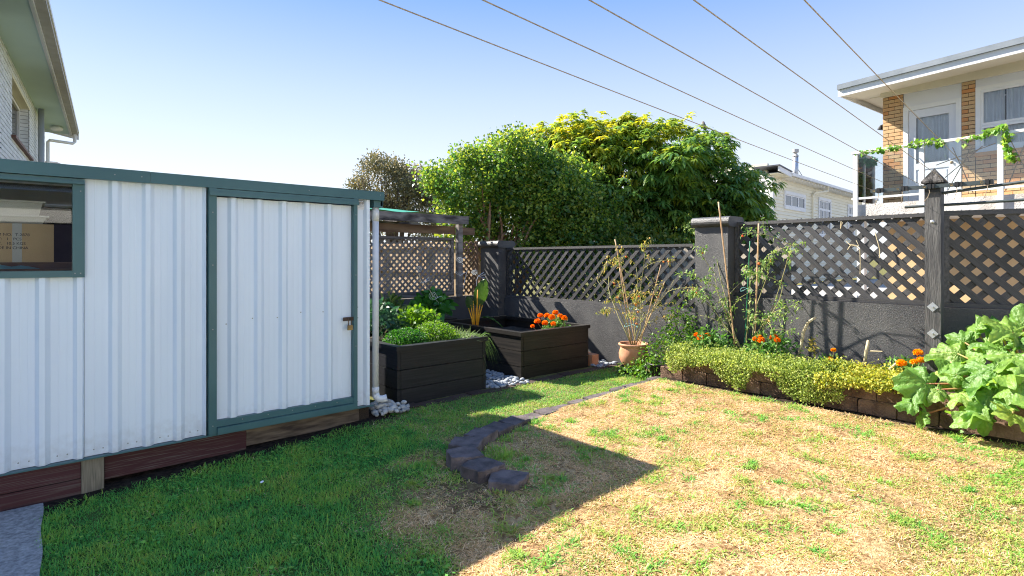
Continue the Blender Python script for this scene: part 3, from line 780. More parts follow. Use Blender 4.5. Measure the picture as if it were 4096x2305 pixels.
def lattice(name, label, org, u, width, height, pitch, sw, th, front, mat, rails=(), nrm=None, railmat=None, cat='lattice'):
    """diagonal slats in two layers; u runs to the right as seen from the lawn, nrm points to the lawn"""
    u = Vector(u).normalized(); nrm = Vector(nrm).normalized(); zz = Vector((0, 0, 1)); org = Vector(org)
    t = thing(name, label, cat, tuple(org + u * width / 2))
    hp = pitch * math.sqrt(2)
    for layer, sgn in ((0, front), (1, -front)):
        off = nrm * (th * 0.52 if layer == 0 else -th * 0.52)
        k = -int(height / hp) - 2
        while k * hp < width + height + hp:
            c = k * hp + (0.03 if layer else 0.0) + random.uniform(-.004, .004)
            # line a = c + sgn*z  (sgn>0 leans right going up)
            pts = []
            if sgn > 0: f = lambda z: c - height * 0 + z - 0
            else: f = lambda z: c - z
            z0, z1 = 0.0, height
            if sgn > 0:
                z0 = max(z0, 0 - c); z1 = min(z1, width - c)
            else:
                z0 = max(z0, c - width); z1 = min(z1, c - 0)
            if z1 - z0 > 0.04:
                a0 = c + z0 if sgn > 0 else c - z0; a1 = c + z1 if sgn > 0 else c - z1
                P0 = org + u * a0 + zz * z0 + off; P1 = org + u * a1 + zz * z1 + off
                d = (P1 - P0); ln = d.length + sw * 0.5; d.normalize(); d = (d + zz * random.uniform(-.006, .006)).normalized()
                w = nrm.cross(d)
                rot = Matrix((d, w, nrm)).transposed()
                piece('slat', (P0 + P1) / 2, (ln, sw, th * 0.96), mat, t, rot)
            k += 1
    for (a0, a1, z0, z1, o0, o1) in rails:
        P = org + u * (a0 + a1) / 2 + zz * (z0 + z1) / 2 + nrm * (o0 + o1) / 2
        rot = Matrix((u, nrm.cross(u) * 1.0, nrm)).transposed()
        s = 1 if (nrm.cross(u)).z > 0 else -1
        piece('rail', P, (a1 - a0, z1 - z0, abs(o1 - o0)), railmat or mat, t, rot)
    return t


lattice('lattice_panel', 'black lattice panel between the corner pillar and the taller pillar', (6.50, 7.50, 0.83), (0, -1, 0), 3.755, 0.84, 0.118, 0.046, 0.013, 1, M['black_wood'],
        [(0, 3.755, 0.825, 0.86, -0.03, 0.03), (0, 3.755, -0.012, 0.03, -0.03, 0.035), (-0.0, 0.03, 0.03, 0.824, -0.025, 0.025), (3.725, 3.755, 0.03, 0.824, -0.025, 0.025)], (-1, 0, 0))
lattice('lattice_panel', 'black lattice panel between the taller pillar and the clothesline post', (6.52, 3.305, 1.065), (0, -1, 0), 2.0, 0.85, 0.113, 0.056, 0.013, -1, M['black_wood'],
        [(0, 2.0, 0.835, 0.87, -0.03, 0.03), (0, 2.0, -0.012, 0.03, -0.03, 0.035), (0, 0.045, 0.03, 0.834, -0.02, 0.03)], (-1, 0, 0))
o3 = p0 + bn * 0.07
lattice('lattice_panel', 'shaded black lattice panel right of the clothesline post', (o3.x, o3.y, 1.06), bu, 3.0, 0.86, 0.118, 0.058, 0.013, -1, M['black_wood'],
        [(0, 3.0, 0.84, 0.885, -0.03, 0.03), (0, 3.0, -0.012, 0.03, -0.03, 0.03), (0, 0.06, 0.03, 0.839, -0.03, 0.04)], -bn)
# weathered grey lattice above the back wall
lattice('lattice_panel', 'weathered grey lattice panel behind the herb planters', (3.3, 8.06, 0.95), (1, 0, 0), 2.42, 0.89, 0.077, 0.034, 0.010, 1, M['grey_wood'],
        [(0, 2.42, -0.095, 0.0, -0.02, 0.055), (0, 2.42, 0.865, 0.91, -0.02, 0.05), (2.36, 2.42, 0.0, 0.864, -0.02, 0.045)], (0, -1, 0), M['dark_grey_wood'])
lattice('lattice_panel', 'narrow brown lattice panel beside the corner pillar', (5.87, 8.10, 0.87), (1, 0, 0), 0.40, 0.93, 0.077, 0.032, 0.010, 1, M['brown_wood'],
        [(0.385, 0.425, -0.02, 0.95, -0.02, 0.04)], (0, -1, 0))

# neighbour's pergola with green shade cloth
pg = thing('pergola', 'weathered timber pergola beams and post above the grey lattice', 'pergola', (5.0, 8.2, 0))
add('beam', MB().box(3.0, 5.90, 7.83, 7.88, 2.095, 2.235), M['dark_grey_wood'], pg)
add('beam', MB().box(3.0, 5.745, 8.02, 8.08, 1.925, 2.062), M['brown_wood'], pg)
add('beam', MB().box(5.86, 6.24, 8.10, 8.15, 1.925, 2.055), M['brown_wood'], pg)
add('post', MB().box(5.75, 5.84, 7.92, 8.01, 0.845, 2.094), M['grey_wood'], pg)
for y in (9.4, 10.4): add('beam', MB().box(3.0, 5.9, y, y + 0.05, 2.1, 2.2), M['dark_grey_wood'], pg)
for x in (3.4, 4.4, 5.4): add('rafter', MB().box(x, x + 0.045, 7.885, 10.6, 2.205, 2.24), M['grey_wood'], pg)
m = MB(); nx_, ny_ = 16, 10
for s_ in (0, 1):
    for j in range(ny_):
        for i in range(nx_):
            u = i / (nx_ - 1); v = j / (ny_ - 1)
            m.v.append((3.05 + 2.35 * u, 7.86 + 1.6 * v, 2.248 + 0.15 * math.sin(math.pi * min(1, v * 1.6) * 0.5) * (1 - u ** 3) + 0.012 * math.sin(u * 17 + v * 5) + 0.003 * s_))
for s_ in (0, 1):
    for j in range(ny_ - 1):
        for i in range(nx_ - 1):
            a = s_ * nx_ * ny_ + j * nx_ + i
            fc = (a, a + 1, a + nx_ + 1, a + nx_); m.f.append(fc if s_ else fc[::-1])
tag(add('shade_cloth', m, M['shade_cloth'], smooth=True), 'green shade cloth draped over the pergola beams', 'shade cloth')

# neighbour's paling fences
def paling_fence(label, x, y0, y1, ztop, mat, rails, pw=0.10):
    t = thing('paling_fence', label, 'fence', (x, (y0 + y1) / 2, 0))
    y = y0; i = 0
    while y < y1:
        w = pw - random.uniform(0.003, 0.008)
        pbox('paling', x + 0.02, x + 0.038 + 0.004 * (i % 2), y, y + w, 0.1, ztop + random.uniform(-.012, .012), mat, t); y += pw; i += 1
    for z in rails: pbox('rail', x - 0.03, x + 0.019, y0, y1, z, z + 0.07, mat, t)
    y = y0 + 0.4
    while y < y1:
        pbox('post', x - 0.12, x - 0.031, y, y + 0.09, 0.0, ztop + 0.02, mat, t); y += 1.9
    return t


paling_fence('golden timber paling fence with rails behind the grey lattice', 6.75, 8.30, 15.5, 1.86, M['fresh_wood'], (0.55, 1.2, 1.74))
paling_fence('pale timber paling fence behind the black lattice near the taller pillar', 8.3, 3.4, 6.0, 1.72, M['pale_wood'], (0.5, 1.5))

# ------------------------------------------------------------------ planter boxes
def planter(label, x0, x1, y0, y1, z0, ztop, nb, mat, capmat):
    t = thing('planter_box', label, 'planter', ((x0 + x1) / 2, (y0 + y1) / 2, 0))
    zb = ztop - 0.05; h = (zb - z0) / nb
    for k in range(nb):
        a, b_ = z0 + k * h + 0.003, z0 + (k + 1) * h - 0.003
        j = random.uniform(-.003, .003)
        pbox('board', x0 + 0.045, x1 - 0.045, y0 + j, y0 + 0.04, a, b_, mat, t)
        pbox('board', x0 + 0.045, x1 - 0.045, y1 - 0.04, y1 + j, a, b_, mat, t)
        pbox('board', x0 + j, x0 + 0.04, y0, y1, a, b_, mat, t)
        pbox('board', x1 - 0.04, x1 - j, y0, y1, a, b_, mat, t)
    c = 0.07
    pbox('cap_board', x0 - 0.02, x1 + 0.02, y0 - 0.022, y0 + c, zb, ztop, capmat, t)
    pbox('cap_board', x0 - 0.02, x1 + 0.02, y1 - c, y1 + 0.02, zb, ztop - 0.001, capmat, t)
    pbox('cap_board', x0 - 0.021, x0 + c, y0 + c + 0.002, y1 - c - 0.002, zb, ztop - 0.002, capmat, t)
    pbox('cap_board', x1 - c, x1 + 0.02, y0 + c + 0.002, y1 - c - 0.002, zb, ztop - 0.002, capmat, t)
    return t


def soil_bed(parent, x0, x1, y0, y1, z, amp=0.02):
    m = MB(); n = 12
    for j in range(n):
        for i in range(n):
            x = x0 + (x1 - x0) * i / (n - 1); y = y0 + (y1 - y0) * j / (n - 1)
            m.v.append((x, y, z + random.uniform(-amp, amp)))
    for j in range(n - 1):
        for i in range(n - 1): a = j * n + i; m.f.append((a, a + 1, a + n + 1, a + n))
    return add('soil', m, M['soil'], parent, smooth=True)


pb1 = planter('black timber planter full of herbs next to the shed downpipe', 2.90, 4.05, 5.05, 6.50, -0.03, 0.605, 3, M['black_board'], M['black_board'])
soil_bed(pb1, 2.94, 4.01, 5.09, 6.46, 0.53)
pb2 = planter('worn black timber planter with marigolds, nearest the terracotta pot', 4.69, 5.95, 5.15, 6.90, -0.03, 0.585, 3, M['worn_board'], M['worn_board'])
soil_bed(pb2, 4.73, 5.91, 5.19, 6.86, 0.42)
pb3 = planter('black timber planter with leafy greens against the back wall', 3.30, 4.98, 6.95, 7.80, -0.03, 0.60, 3, M['black_board'], M['worn_board'])
soil_bed(pb3, 3.34, 4.94, 6.99, 7.76, 0.55)


# stones
def stone_mesh(seed, sub=1):
    r = np.random.default_rng(seed)
    t = (1 + 5 ** .5) / 2
    V = unit(np.array([(-1, t, 0), (1, t, 0), (-1, -t, 0), (1, -t, 0), (0, -1, t), (0, 1, t), (0, -1, -t), (0, 1, -t), (t, 0, -1), (t, 0, 1), (-t, 0, -1), (-t, 0, 1)], float))
    F = [(0, 11, 5), (0, 5, 1), (0, 1, 7), (0, 7, 10), (0, 10, 11), (1, 5, 9), (5, 11, 4), (11, 10, 2), (10, 7, 6), (7, 1, 8), (3, 9, 4), (3, 4, 2), (3, 2, 6), (3, 6, 8), (3, 8, 9), (4, 9, 5), (2, 4, 11), (6, 2, 10), (8, 6, 7), (9, 8, 1)]
    V = V.tolist()
    for _ in range(sub):
        cache = {}; F2 = []
        def mid(a, b):
            k = (min(a, b), max(a, b))
            if k not in cache:
                p = np.array(V[a]) + np.array(V[b]); cache[k] = len(V); V.append((p / np.linalg.norm(p)).tolist())
            return cache[k]
        for a, b, c in F:
            x, y, z = mid(a, b), mid(b, c), mid(c, a); F2 += [(a, x, z), (b, y, x), (c, z, y), (x, y, z)]
        F = F2
    V = np.array(V)
    return V * (1 + 0.12 * r.normal(size=(len(V), 1))), np.array(F)


def stone_scatter(name, label, spots, mat, parent=None):
    m = MB()
    for (x, y, z, sx, sy, sz, a) in spots:
        V, F = STONES[random.randrange(4)]
        c, s_ = math.cos(a), math.sin(a); b = len(m.v)
        for v in V: m.v.append((x + (v[0] * sx * c - v[1] * sy * s_), y + (v[0] * sx * s_ + v[1] * sy * c), z + v[2] * sz))
        m.f += [tuple(int(i) + b for i in f) for f in F]
    o = add(name, m, mat, parent, smooth=True)
    tag(o, label, kind='stuff'); return o


STONES = [stone_mesh(i, 1) for i in range(4)]
sp = []
for k in range(620):
    x = random.uniform(4.08, 4.68); y = random.uniform(4.92, 6.6)
    if y < 5.0 + 0.10 * (x - 4.1) and random.random() < .8: continue
    s_ = random.uniform(0.016, 0.034); sp.append((x, y, random.uniform(0.004, 0.028), s_ * 1.25, s_, s_ * 0.62, random.uniform(0, 6)))
for k in range(130):
    s_ = random.uniform(0.018, 0.035); sp.append((random.uniform(6.0, 6.40), random.uniform(4.98, 5.5), random.uniform(0.0, 0.03), s_ * 1.25, s_, s_ * 0.6, random.uniform(0, 6)))
stone_scatter('pebbles', 'grey river pebbles between the planters', sp, M['pebble'])
for k in range(30):
    V, F = STONES[k % 4]; s_ = random.uniform(0.019, 0.036)
    me = bpy.data.meshes.new('cobble'); me.from_pydata((V * np.array([s_ * 1.3, s_, s_ * 0.85])).tolist(), [], F.tolist()); me.update()
    o = add('cobble', me, M['white_stone'], smooth=True)
    i, j = k % 8, k // 8
    o.location = (2.555 + 0.044 * i + random.uniform(-.014, .014), 4.80 + 0.062 * j + random.uniform(-.018, .018) - 0.006 * i, 0.022 + 0.018 * j + random.uniform(0, .03)); o.rotation_euler = (random.uniform(-.4, .4), random.uniform(-.4, .4), random.uniform(0, 6))
    tag(o, 'smooth white cobble heaped below the shed downpipe elbow', 'stone', 'cobbles under the downpipe')
tag(add('loose_brick', MB().hexa([(6.0, 5.12, 0.0), (6.11, 5.10, 0.0), (6.14, 5.31, 0), (6.03, 5.33, 0)], [(6.0, 5.12, 0.16), (6.11, 5.10, 0.165), (6.14, 5.31, 0.165), (6.03, 5.33, 0.16)]), M['terracotta']),
    'loose orange brick standing between the worn planter and the wall', 'brick')

# flat brick strip in front of the planters
st = thing('paver_strip', 'strip of flat red brown pavers sunk along the planter fronts', 'paving', (4.2, 4.95, 0))
x = 2.66; i = 0
while x < 6.1:
    w = 0.215
    dz = random.uniform(-.006, .006); y0 = 4.86 + 0.02 * math.sin(i * 1.7) + (0.03 if x > 4 else 0)
    pbox('paver', x, x + w - 0.012, y0, y0 + 0.155, -0.05, 0.012 + dz, M['paver'], st); x += w; i += 1


# ------------------------------------------------------------------ split concrete blocks: lawn edging and retaining wall
def rough_block(name, cx, cy, z0, z1, length, depth, ang, mat, parent, taper=0.0, seed=0, bev=0.007):
    """block with chamfered, slightly broken edges; length along ang"""
    r = random.Random(seed)
    c, s_ = math.cos(ang), math.sin(ang)
    hl, hd = length / 2, depth / 2
    corners = ((-hl + taper, -hd), (hl - taper, -hd), (hl, hd * 0.1), (hl, hd), (-hl, hd), (-hl, hd * 0.1))
    base = []
    for i in range(6):
        (a0, b0), (a1, b1) = corners[i], corners[(i + 1) % 6]
        for k in range(4):
            t = k / 4; base.append((a0 + (a1 - a0) * t + r.uniform(-.004, .004), b0 + (b1 - b0) * t + r.uniform(-.004, .004)))
    nb = len(base)
    def ring(off, z, jit):
        out = []
        for (a, b) in base:
            q = math.hypot(a, b); f = 1 - off / max(q, .01)
            a2 = a * f + r.uniform(-jit, jit); b2 = b * f + r.uniform(-jit, jit)
            out.append((cx + a2 * c - b2 * s_, cy + a2 * s_ + b2 * c, z + r.uniform(-jit, jit)))
        return out
    rings = [ring(0, z0, .002), ring(0, (z0 + z1) / 2, .004), ring(0.0, z1 - bev, .004), ring(bev * 0.8, z1, .0025)]
    m = MB()
    for q in rings: m.v += q
    for k in range(3):
        for i in range(nb): m.f.append((k * nb + i, k * nb + (i + 1) % nb, (k + 1) * nb + (i + 1) % nb, (k + 1) * nb + i))
    m.v.append((cx, cy, z1 + r.uniform(-.004, .002)))
    for i in range(nb): m.f.append((3 * nb + i, 3 * nb + (i + 1) % nb, 4 * nb))
    return add(name, m, mat, parent)


ed = thing('lawn_edging', 'row of dark concrete edging blocks curling at the near end in the lawn', 'edging', (4.0, 3.9, 0))
path = [(2.46, 2.84, 0.045, -1.05), (2.43, 3.075, 0.075, -1.45), (2.455, 3.315, 0.088, -1.95), (2.62, 3.51, 0.085, -2.45), (2.865, 3.64, 0.072, -2.72), (3.12, 3.735, 0.052, -2.82), (3.375, 3.80, 0.045, -2.95)]
for i, (x, y, zt, a) in enumerate(path):
    rough_block('block', x, y, -0.14, zt, 0.245, 0.235 if i < 4 else 0.20, a, M['block'], ed, taper=0.03 if i < 4 else 0.012, seed=i)
x = 3.62
for k in range(10):
    y = 3.845 + 0.008 * math.sin(k * 1.3) + 0.003 * k
    zt = 0.022 + 0.008 * math.sin(k * 2.2) + 0.006 * k
    rough_block('block', x, y, -0.12, zt, 0.222, 0.17, math.pi + random.uniform(-.05, .05), M['block'], ed, taper=0.012, seed=20 + k)
    x += 0.232

rw = thing('retaining_wall', 'two course brown split block retaining wall fronting the flower bed', 'wall', (5.8, 2.0, 0.1))
bl = 0.30
for row in range(2):
    y = 3.86 - (0.14 if row else 0.0); k = 0
    while y > -1.6:
        z0 = 0.09 + row * 0.138; x = 5.76 + 0.02 * row
        rough_block('block', x + 0.085, y - bl / 2, z0 - (0.08 if row == 0 else 0), z0 + 0.135, bl - 0.004, 0.18, -math.pi / 2, M['wall_block'], rw, taper=0.004, seed=100 + row * 40 + k, bev=0.014)
        y -= bl; k += 1
for k in range(2):
    for row in range(2): rough_block('block', 6.05 + 0.28 * k, 3.80 - 0.02 * row, 0.09 + row * 0.138, 0.225 + row * 0.138, 0.275, 0.17, math.pi, M['wall_block'], rw, seed=300 + k + row * 5)
m = MB(); nyb, nxb = 60, 9
for j in range(nyb):
    for i in range(nxb):
        x = 5.93 + (6.47 - 5.93) * i / (nxb - 1); y = 3.74 - 5.2 * j / (nyb - 1)
        if y < 1.28: x = 5.93 + (6.47 + (1.28 - y) * 0.35 - 5.93) * i / (nxb - 1)
        m.v.append((x, y, 0.345 + 0.03 * i / nxb + random.uniform(-.012, .012)))
for j in range(nyb - 1):
    for i in range(nxb - 1): a = j * nxb + i; m.f.append((a + nxb, a + nxb + 1, a + 1, a))
tag(add('garden_bed', m, M['soil'], smooth=True), 'raised soil bed between the retaining wall and black wall', kind='structure')
# ------------------------------------------------------------------ clothesline
cl = thing('clothesline', 'black timber clothesline post with pointed cap, metal crossbar and five lines', 'clothesline', (6.21, 1.29, 0.35))
add('post', MB().box(6.15, 6.28, 1.228, 1.345, 0.2, 2.165), M['post_wood'], cl)
pc = MB(); a_ = 0.024
x0, x1, y0, y1 = 6.15 - a_, 6.28 + a_, 1.228 - a_, 1.345 + a_
pc.box(6.155, 6.275, 1.233, 1.34, 2.166, 2.176)
pc.box(x0, x1, y0, y1, 2.177, 2.192)
b = len(pc.v); pc.v += [(x0, y0, 2.193), (x1, y0, 2.193), (x1, y1, 2.193), (x0, y1, 2.193), (6.215 + .006, 1.287, 2.315), (6.215 - .006, 1.287, 2.315)]
pc.f += [(b, b + 1, b + 4, b + 5), (b + 1, b + 2, b + 4), (b + 2, b + 3, b + 5, b + 4), (b + 3, b, b + 5), (b, b + 3, b + 2, b + 1)]
add('cap', pc, M['ash_wood'], cl)
add('crossbar', MB().box(6.118, 6.146, 0.885, 1.765, 2.128, 2.160), M['steel_bar'], cl)
LY = [1.72, 1.525, 1.325, 1.13, 0.925]
for y in LY:
    add('line_clamp', MB().box(6.105, 6.152, y - 0.035, y - 0.008, 2.122, 2.166).box(6.108, 6.15, y - 0.06, y - 0.042, 2.124, 2.164), M['black_metal'], cl)
    add('line_eye', MB().tube([(6.10, y + 0.012 + 0.009 * math.cos(t), 2.142 + 0.009 * math.sin(t)) for t in np.linspace(0, 2 * math.pi, 9)], 0.0025, 5, cap=False), M['brass'], cl)
    L_ = 9.0; pts = []
    for k in range(25):
        t = k / 24
        pts.append((6.10 - L_ * t * 0.997, y + 0.012 - 0.0765 * L_ * t, 2.145 + 0.008 * L_ * t - 4 * 0.02 * t * (1 - t)))
    add('line', MB().tube(pts, 0.0018, 6), M['rope'], cl)
    e = [(6.112, y - 0.02, 2.12), (6.10, y - 0.028, 2.09), (6.10, y - 0.015, 2.05), (6.11, y + 0.015 * math.sin(y * 20), 2.012)]
    add('line_tail', MB().tube(e, 0.0028, 5), M['rope'], cl)
add('bracket', MB().box(6.142, 6.1495, 1.235, 1.338, 2.095, 2.135), M['black_metal'], cl)
add('arm', MB().tube([(6.20, 1.227, 2.085), (6.10, 0.5, 2.135), (6.0, -0.6, 2.20)], 0.013, 8), M['steel_bar'], cl)
add('arm', MB().tube([(6.29, 1.53, 1.985), (6.285, 1.1, 1.985), (6.20, -0.6, 1.995)], 0.0125, 8), M['steel_bar'], cl)
for z in (1.83,):
    add('bolt', MB().lathe([(0.0, 0.012), (0.010, 0.009), (0.017, 0.0)], (0, 0, 0), 12), M['galvanised'], cl, smooth=True)
    o = C.objects[-1]; o.location = Vector((6.15, 1.288, z)) + comp(cl); o.rotation_euler = (0, R(-90), 0)
for z in (1.068, 0.83):
    rot = Matrix.Rotation(R(45), 3, 'X')
    p = piece('bolt_plate', (6.147, 1.285, z), (0.004, 0.062, 0.062), M['galvanised'], cl, rot)
    add('bolt', MB().tube([(6.147, 1.285, z), (6.122, 1.285, z)], 0.008, 8), M['galvanised'], cl)

# ------------------------------------------------------------------ brick house with balcony (local frame: x along the front to the right, y into the house)
def house_add(name, mb, mat, parent, smooth=False):
    return add(name, mb, mat, parent, smooth)


hb = thing('brick_house', 'two storey tan brick house with glass balcony and grey roof edge', 'house', (15.4, 4.19, 0), R(-93.5), local=True)
FZ = 2.72
add('core_wall', MB().box(0.012, 0.42, 0.012, 0.25, FZ, 5.3).box(1.50, 1.74, 0.012, 0.25, FZ, 5.3).box(1.74, 4.5, 0.012, 0.25, FZ, 3.70).box(0.012, 0.2, 0.251, 6.0, 0.3, 5.3), M['mortar'], hb)
add('core_wall', MB().box(0.12, 4.5, -0.05, 0.2, 0.3, FZ - 0.001), M['tan_plaster'], hb)
add('core_wall', MB().box(0.21, 4.5, 2.0, 2.1, FZ, 5.3), M['dark_room'], hb)


def bricks(parent, x0, x1, z0, z1, y, row0=0, bl=0.24, ch=0.0865, th=0.02, mat=None, axis='x', lim=None):
    cnt = 0; r = row0; z = z0
    while z < z1 - 0.02:
        off = -(bl / 2 if r % 2 else 0.0)
        x = x0 + off
        while x < x1 - 0.01:
            a, b_ = max(x, x0) + 0.005, min(x + bl, x1) - 0.005
            if b_ - a > 0.03:
                zz = min(z + ch - 0.013, z1)
                jy = random.uniform(-.003, .003)
                if axis == 'x': pbox('brick', a, b_, y - 0.004 + jy, y + th, z, zz, mat, parent)
                else: pbox('brick', y - th, y + 0.004 + jy, a, b_, z, zz, mat, parent)
                cnt += 1
            x += bl
        z += ch; r += 1
    return cnt


def dyn_pbox(name, x0, x1, y0, y1, z0, z1, mat, parent):
    return pbox(name, x0, x1, y0, y1, z0, z1, mat, parent)


n = bricks(hb, 0.0, 0.42, FZ, 5.29, 0.0, 0, mat=M['brick'])
n += bricks(hb, 1.50, 1.74, FZ, 5.29, 0.0, 1, mat=M['brick'])
n += bricks(hb, 1.745, 3.2, FZ, 3.66, 0.0, 0, mat=M['brick'])
add('sill', MB().box(1.74, 4.4, -0.07, 0.02, 3.665, 3.74), M['brick'], hb)
# door
dr = thing('door', None, None, (0.96, 0, FZ), local=True); dr.parent = hb; dr['_w'] = [0.96, 0, FZ]
for (x0, x1, z0, z1) in ((0.42, 0.515, FZ, 4.98), (1.405, 1.50, FZ, 4.98), (0.5155, 1.4045, 4.885, 4.98)):
    add('door_frame', MB().box(x0, x1, -0.012, 0.12, z0, z1), M['white_paint'], dr)
dl = add('door_leaf', MB().box(0.52, 0.66, 0.03, 0.075, FZ, 4.88).box(1.27, 1.40, 0.03, 0.075, FZ, 4.88).box(0.6605, 1.2695, 0.03, 0.075, 4.70, 4.88).box(0.6605, 1.2695, 0.03, 0.075, 3.52, 3.66).box(0.6605, 1.2695, 0.03, 0.075, FZ, 2.85).box(0.6605, 1.2695, 0.045, 0.07, 2.851, 3.519), M['door_paint'], dr)
add('panel', MB().box(0.70, 1.23, 0.036, 0.0445, 2.89, 3.48), M['door_paint'], dr)
add('pane', MB().box(0.6605, 1.2695, 0.05, 0.055, 3.661, 4.699), M['glass'], dr)
add('knob', MB().lathe([(0, 0.06), (0.03, 0.045), (0.035, 0.03), (0.015, 0.012), (0.02, 0.0)], (0, 0, 0), 12), M['brass'], dr, smooth=True)
o = C.objects[-1]; o.rotation_euler = (R(90), 0, 0); o.location = Vector((1.33, 0.03, 3.60)) + comp(dr)
add('header_panel', MB().box(0.42, 1.50, 0.02, 0.12, 4.981, 5.299), M['door_paint'], hb)


def curtain(x0, x1, z0, z1, y, mat, parent, folds=12):
    m = MB(); n = folds * 8
    for j in range(2):
        for i in range(n + 1):
            u = i / n
            m.v.append((x0 + (x1 - x0) * u, y + 0.028 * math.sin(u * folds * 2 * math.pi + 1.5 * math.sin(u * 9)), z0 if j == 0 else z1))
    for i in range(n): m.f.append((i, i + 1, n + 1 + i + 1, n + 1 + i))
    return add('curtain', m, mat, parent, smooth=True)


curtain(0.62, 1.3, 3.45, 4.75, 0.115, M['curtain'], dr, 5)
# window
wd = thing('window', None, None, (2.5, 0, 3.7), local=True); wd.parent = hb; wd['_w'] = [2.5, 0, 3.7]
zs = 3.745; zt = 5.13
add('window_frame', MB().box(1.742, 1.82, -0.015, 0.1, zs, zt).box(2.62, 2.72, -0.015, 0.1, zs, zt).box(4.2, 4.3, -0.015, 0.1, zs, zt).box(1.8205, 2.6195, -0.015, 0.1, zt - 0.08, zt).box(2.7205, 4.1995, -0.015, 0.1, zt - 0.08, zt).box(1.8205, 2.6195, -0.012, 0.1, zs, zs + 0.07).box(2.7205, 4.1995, -0.012, 0.1, zs, zs + 0.07), M['white_paint'], wd)
for (x0, x1) in ((1.8205, 2.6195), (2.7205, 4.1995)):
    for (z0, z1) in ((zs + 0.0705, 4.30), (4.303, zt - 0.0805)):
        s_ = add('sash', MB().box(x0, x0 + 0.055, 0.0, 0.05, z0, z1).box(x1 - 0.055, x1, 0.0, 0.05, z0, z1).box(x0 + 0.0555, x1 - 0.0555, 0.0, 0.05, z1 - 0.055, z1).box(x0 + 0.0555, x1 - 0.0555, 0.0, 0.05, z0, z0 + 0.055), M['white_paint'], wd)
        add('pane', MB().box(x0 + 0.0555, x1 - 0.0555, 0.02, 0.025, z0 + 0.0555, z1 - 0.0555), M['glass'], s_)
curtain(1.83, 2.2, zs + 0.05, zt - 0.12, 0.075, M['curtain'], wd, 5)
curtain(2.23, 2.62, zs + 0.05, zt - 0.12, 0.075, M['curtain'], wd, 5)
add('pelmet', MB().box(1.82, 4.2, 0.13, 0.14, zt - 0.22, zt - 0.05), M['navy'], wd)
add('header_panel', MB().box(1.74, 4.5, 0.01, 0.12, zt + 0.001, 5.299), M['door_paint'], hb)
# eaves
def rz_(x): return 0.035 * (x + 0.55)
add('frieze', MB().hexa([(-0.03, -0.05, 5.30), (4.5, -0.05, 5.30), (4.5, 0.2, 5.30), (-0.03, 0.2, 5.30)], [(-0.03, -0.05, 5.41 + rz_(0)), (4.5, -0.05, 5.41 + rz_(4.5)), (4.5, 0.2, 5.43 + rz_(4.5)), (-0.03, 0.2, 5.43 + rz_(0))]), M['soffit_cream'], hb)
add('soffit', MB().hexa([(-0.55, -0.98, 5.30), (4.6, -0.98, 5.30 + rz_(4.6)), (4.6, 0.3, 5.425 + rz_(4.6)), (-0.55, 0.3, 5.425)], [(-0.55, -0.98, 5.315), (4.6, -0.98, 5.315 + rz_(4.6)), (4.6, 0.3, 5.44 + rz_(4.6)), (-0.55, 0.3, 5.44)]), M['soffit_cream'], hb)
add('soffit', MB().hexa([(-0.55, 0.301, 5.425), (-0.02, 0.301, 5.425), (-0.02, 6, 5.425), (-0.55, 6, 5.425)], [(-0.55, 0.301, 5.44), (-0.02, 0.301, 5.44), (-0.02, 6, 5.44), (-0.55, 6, 5.44)]), M['soffit_cream'], hb)
def fas_(x0, x1, y0, y1, za, zb, mat, nm):
    add(nm, MB().hexa([(x0, y0, za), (x1, y0, za + rz_(x1)), (x1, y1, za + rz_(x1)), (x0, y1, za)], [(x0, y0, zb), (x1, y0, zb + rz_(x1)), (x1, y1, zb + rz_(x1)), (x0, y1, zb)]), mat, hb)
fas_(-0.58, 4.6, -1.01, -0.981, 5.28, 5.44, M['white_paint'], 'fascia')
fas_(-0.585, 4.6, -1.05, 6.0, 5.50, 5.56, M['roof_grey'], 'roof')
fas_(-0.585, 4.6, -1.06, -1.012, 5.4405, 5.499, M['roof_grey'], 'roof_edge')
add('fascia', MB().box(-0.58, -0.551, -0.98, 6.0, 5.30, 5.49), M['white_paint'], hb)
# balcony
add('balcony_slab', MB().box(-0.18, 4.5, -1.14, -0.001, 2.36, FZ - 0.003), M['roughcast'], hb)
add('balcony_column', MB().box(-0.15, 0.0, -1.08, -0.93, 0.3, 2.359), M['white_paint'], hb)
for x in (-0.14, 1.12, 2.38, 3.64):
    add('balustrade_post', MB().box(x - 0.045, x + 0.045, -1.20, -1.142, 2.34, 3.86), M['white_paint'], hb)
add('handrail', MB().box(-0.22, 4.5, -1.21, -1.13, 3.861, 3.915), M['white_paint'], hb)
add('handrail', MB().box(-0.21, -0.135, -1.129, -0.01, 3.861, 3.913), M['white_paint'], hb)
add('bottom_rail', MB().box(-0.22, 4.5, -1.19, -1.15, 2.83, 2.875), M['white_paint'], hb)
for x0, x1 in ((-0.09, 1.07), (1.17, 2.33), (2.43, 3.59)):
    add('glass_panel', MB().box(x0, x1, -1.174, -1.166, 2.88, 3.855), M['balcony_glass'], hb)
add('glass_panel', MB().box(-0.174, -0.166, -1.10, -0.03, 2.80, 3.855), M['balcony_glass'], hb)
for y in (-0.62, -0.05): add('balustrade_post', MB().box(-0.20, -0.145, y - 0.03, y + 0.02, 2.75, 3.86), M['white_paint'], hb)
add('wall_lamp', MB().tube([(-0.06, 0.3, 4.72), (-0.12, 0.28, 4.70), (-0.14, 0.27, 4.62)], [0.03, 0.04, 0.07], 10), M['black_metal'], hb)
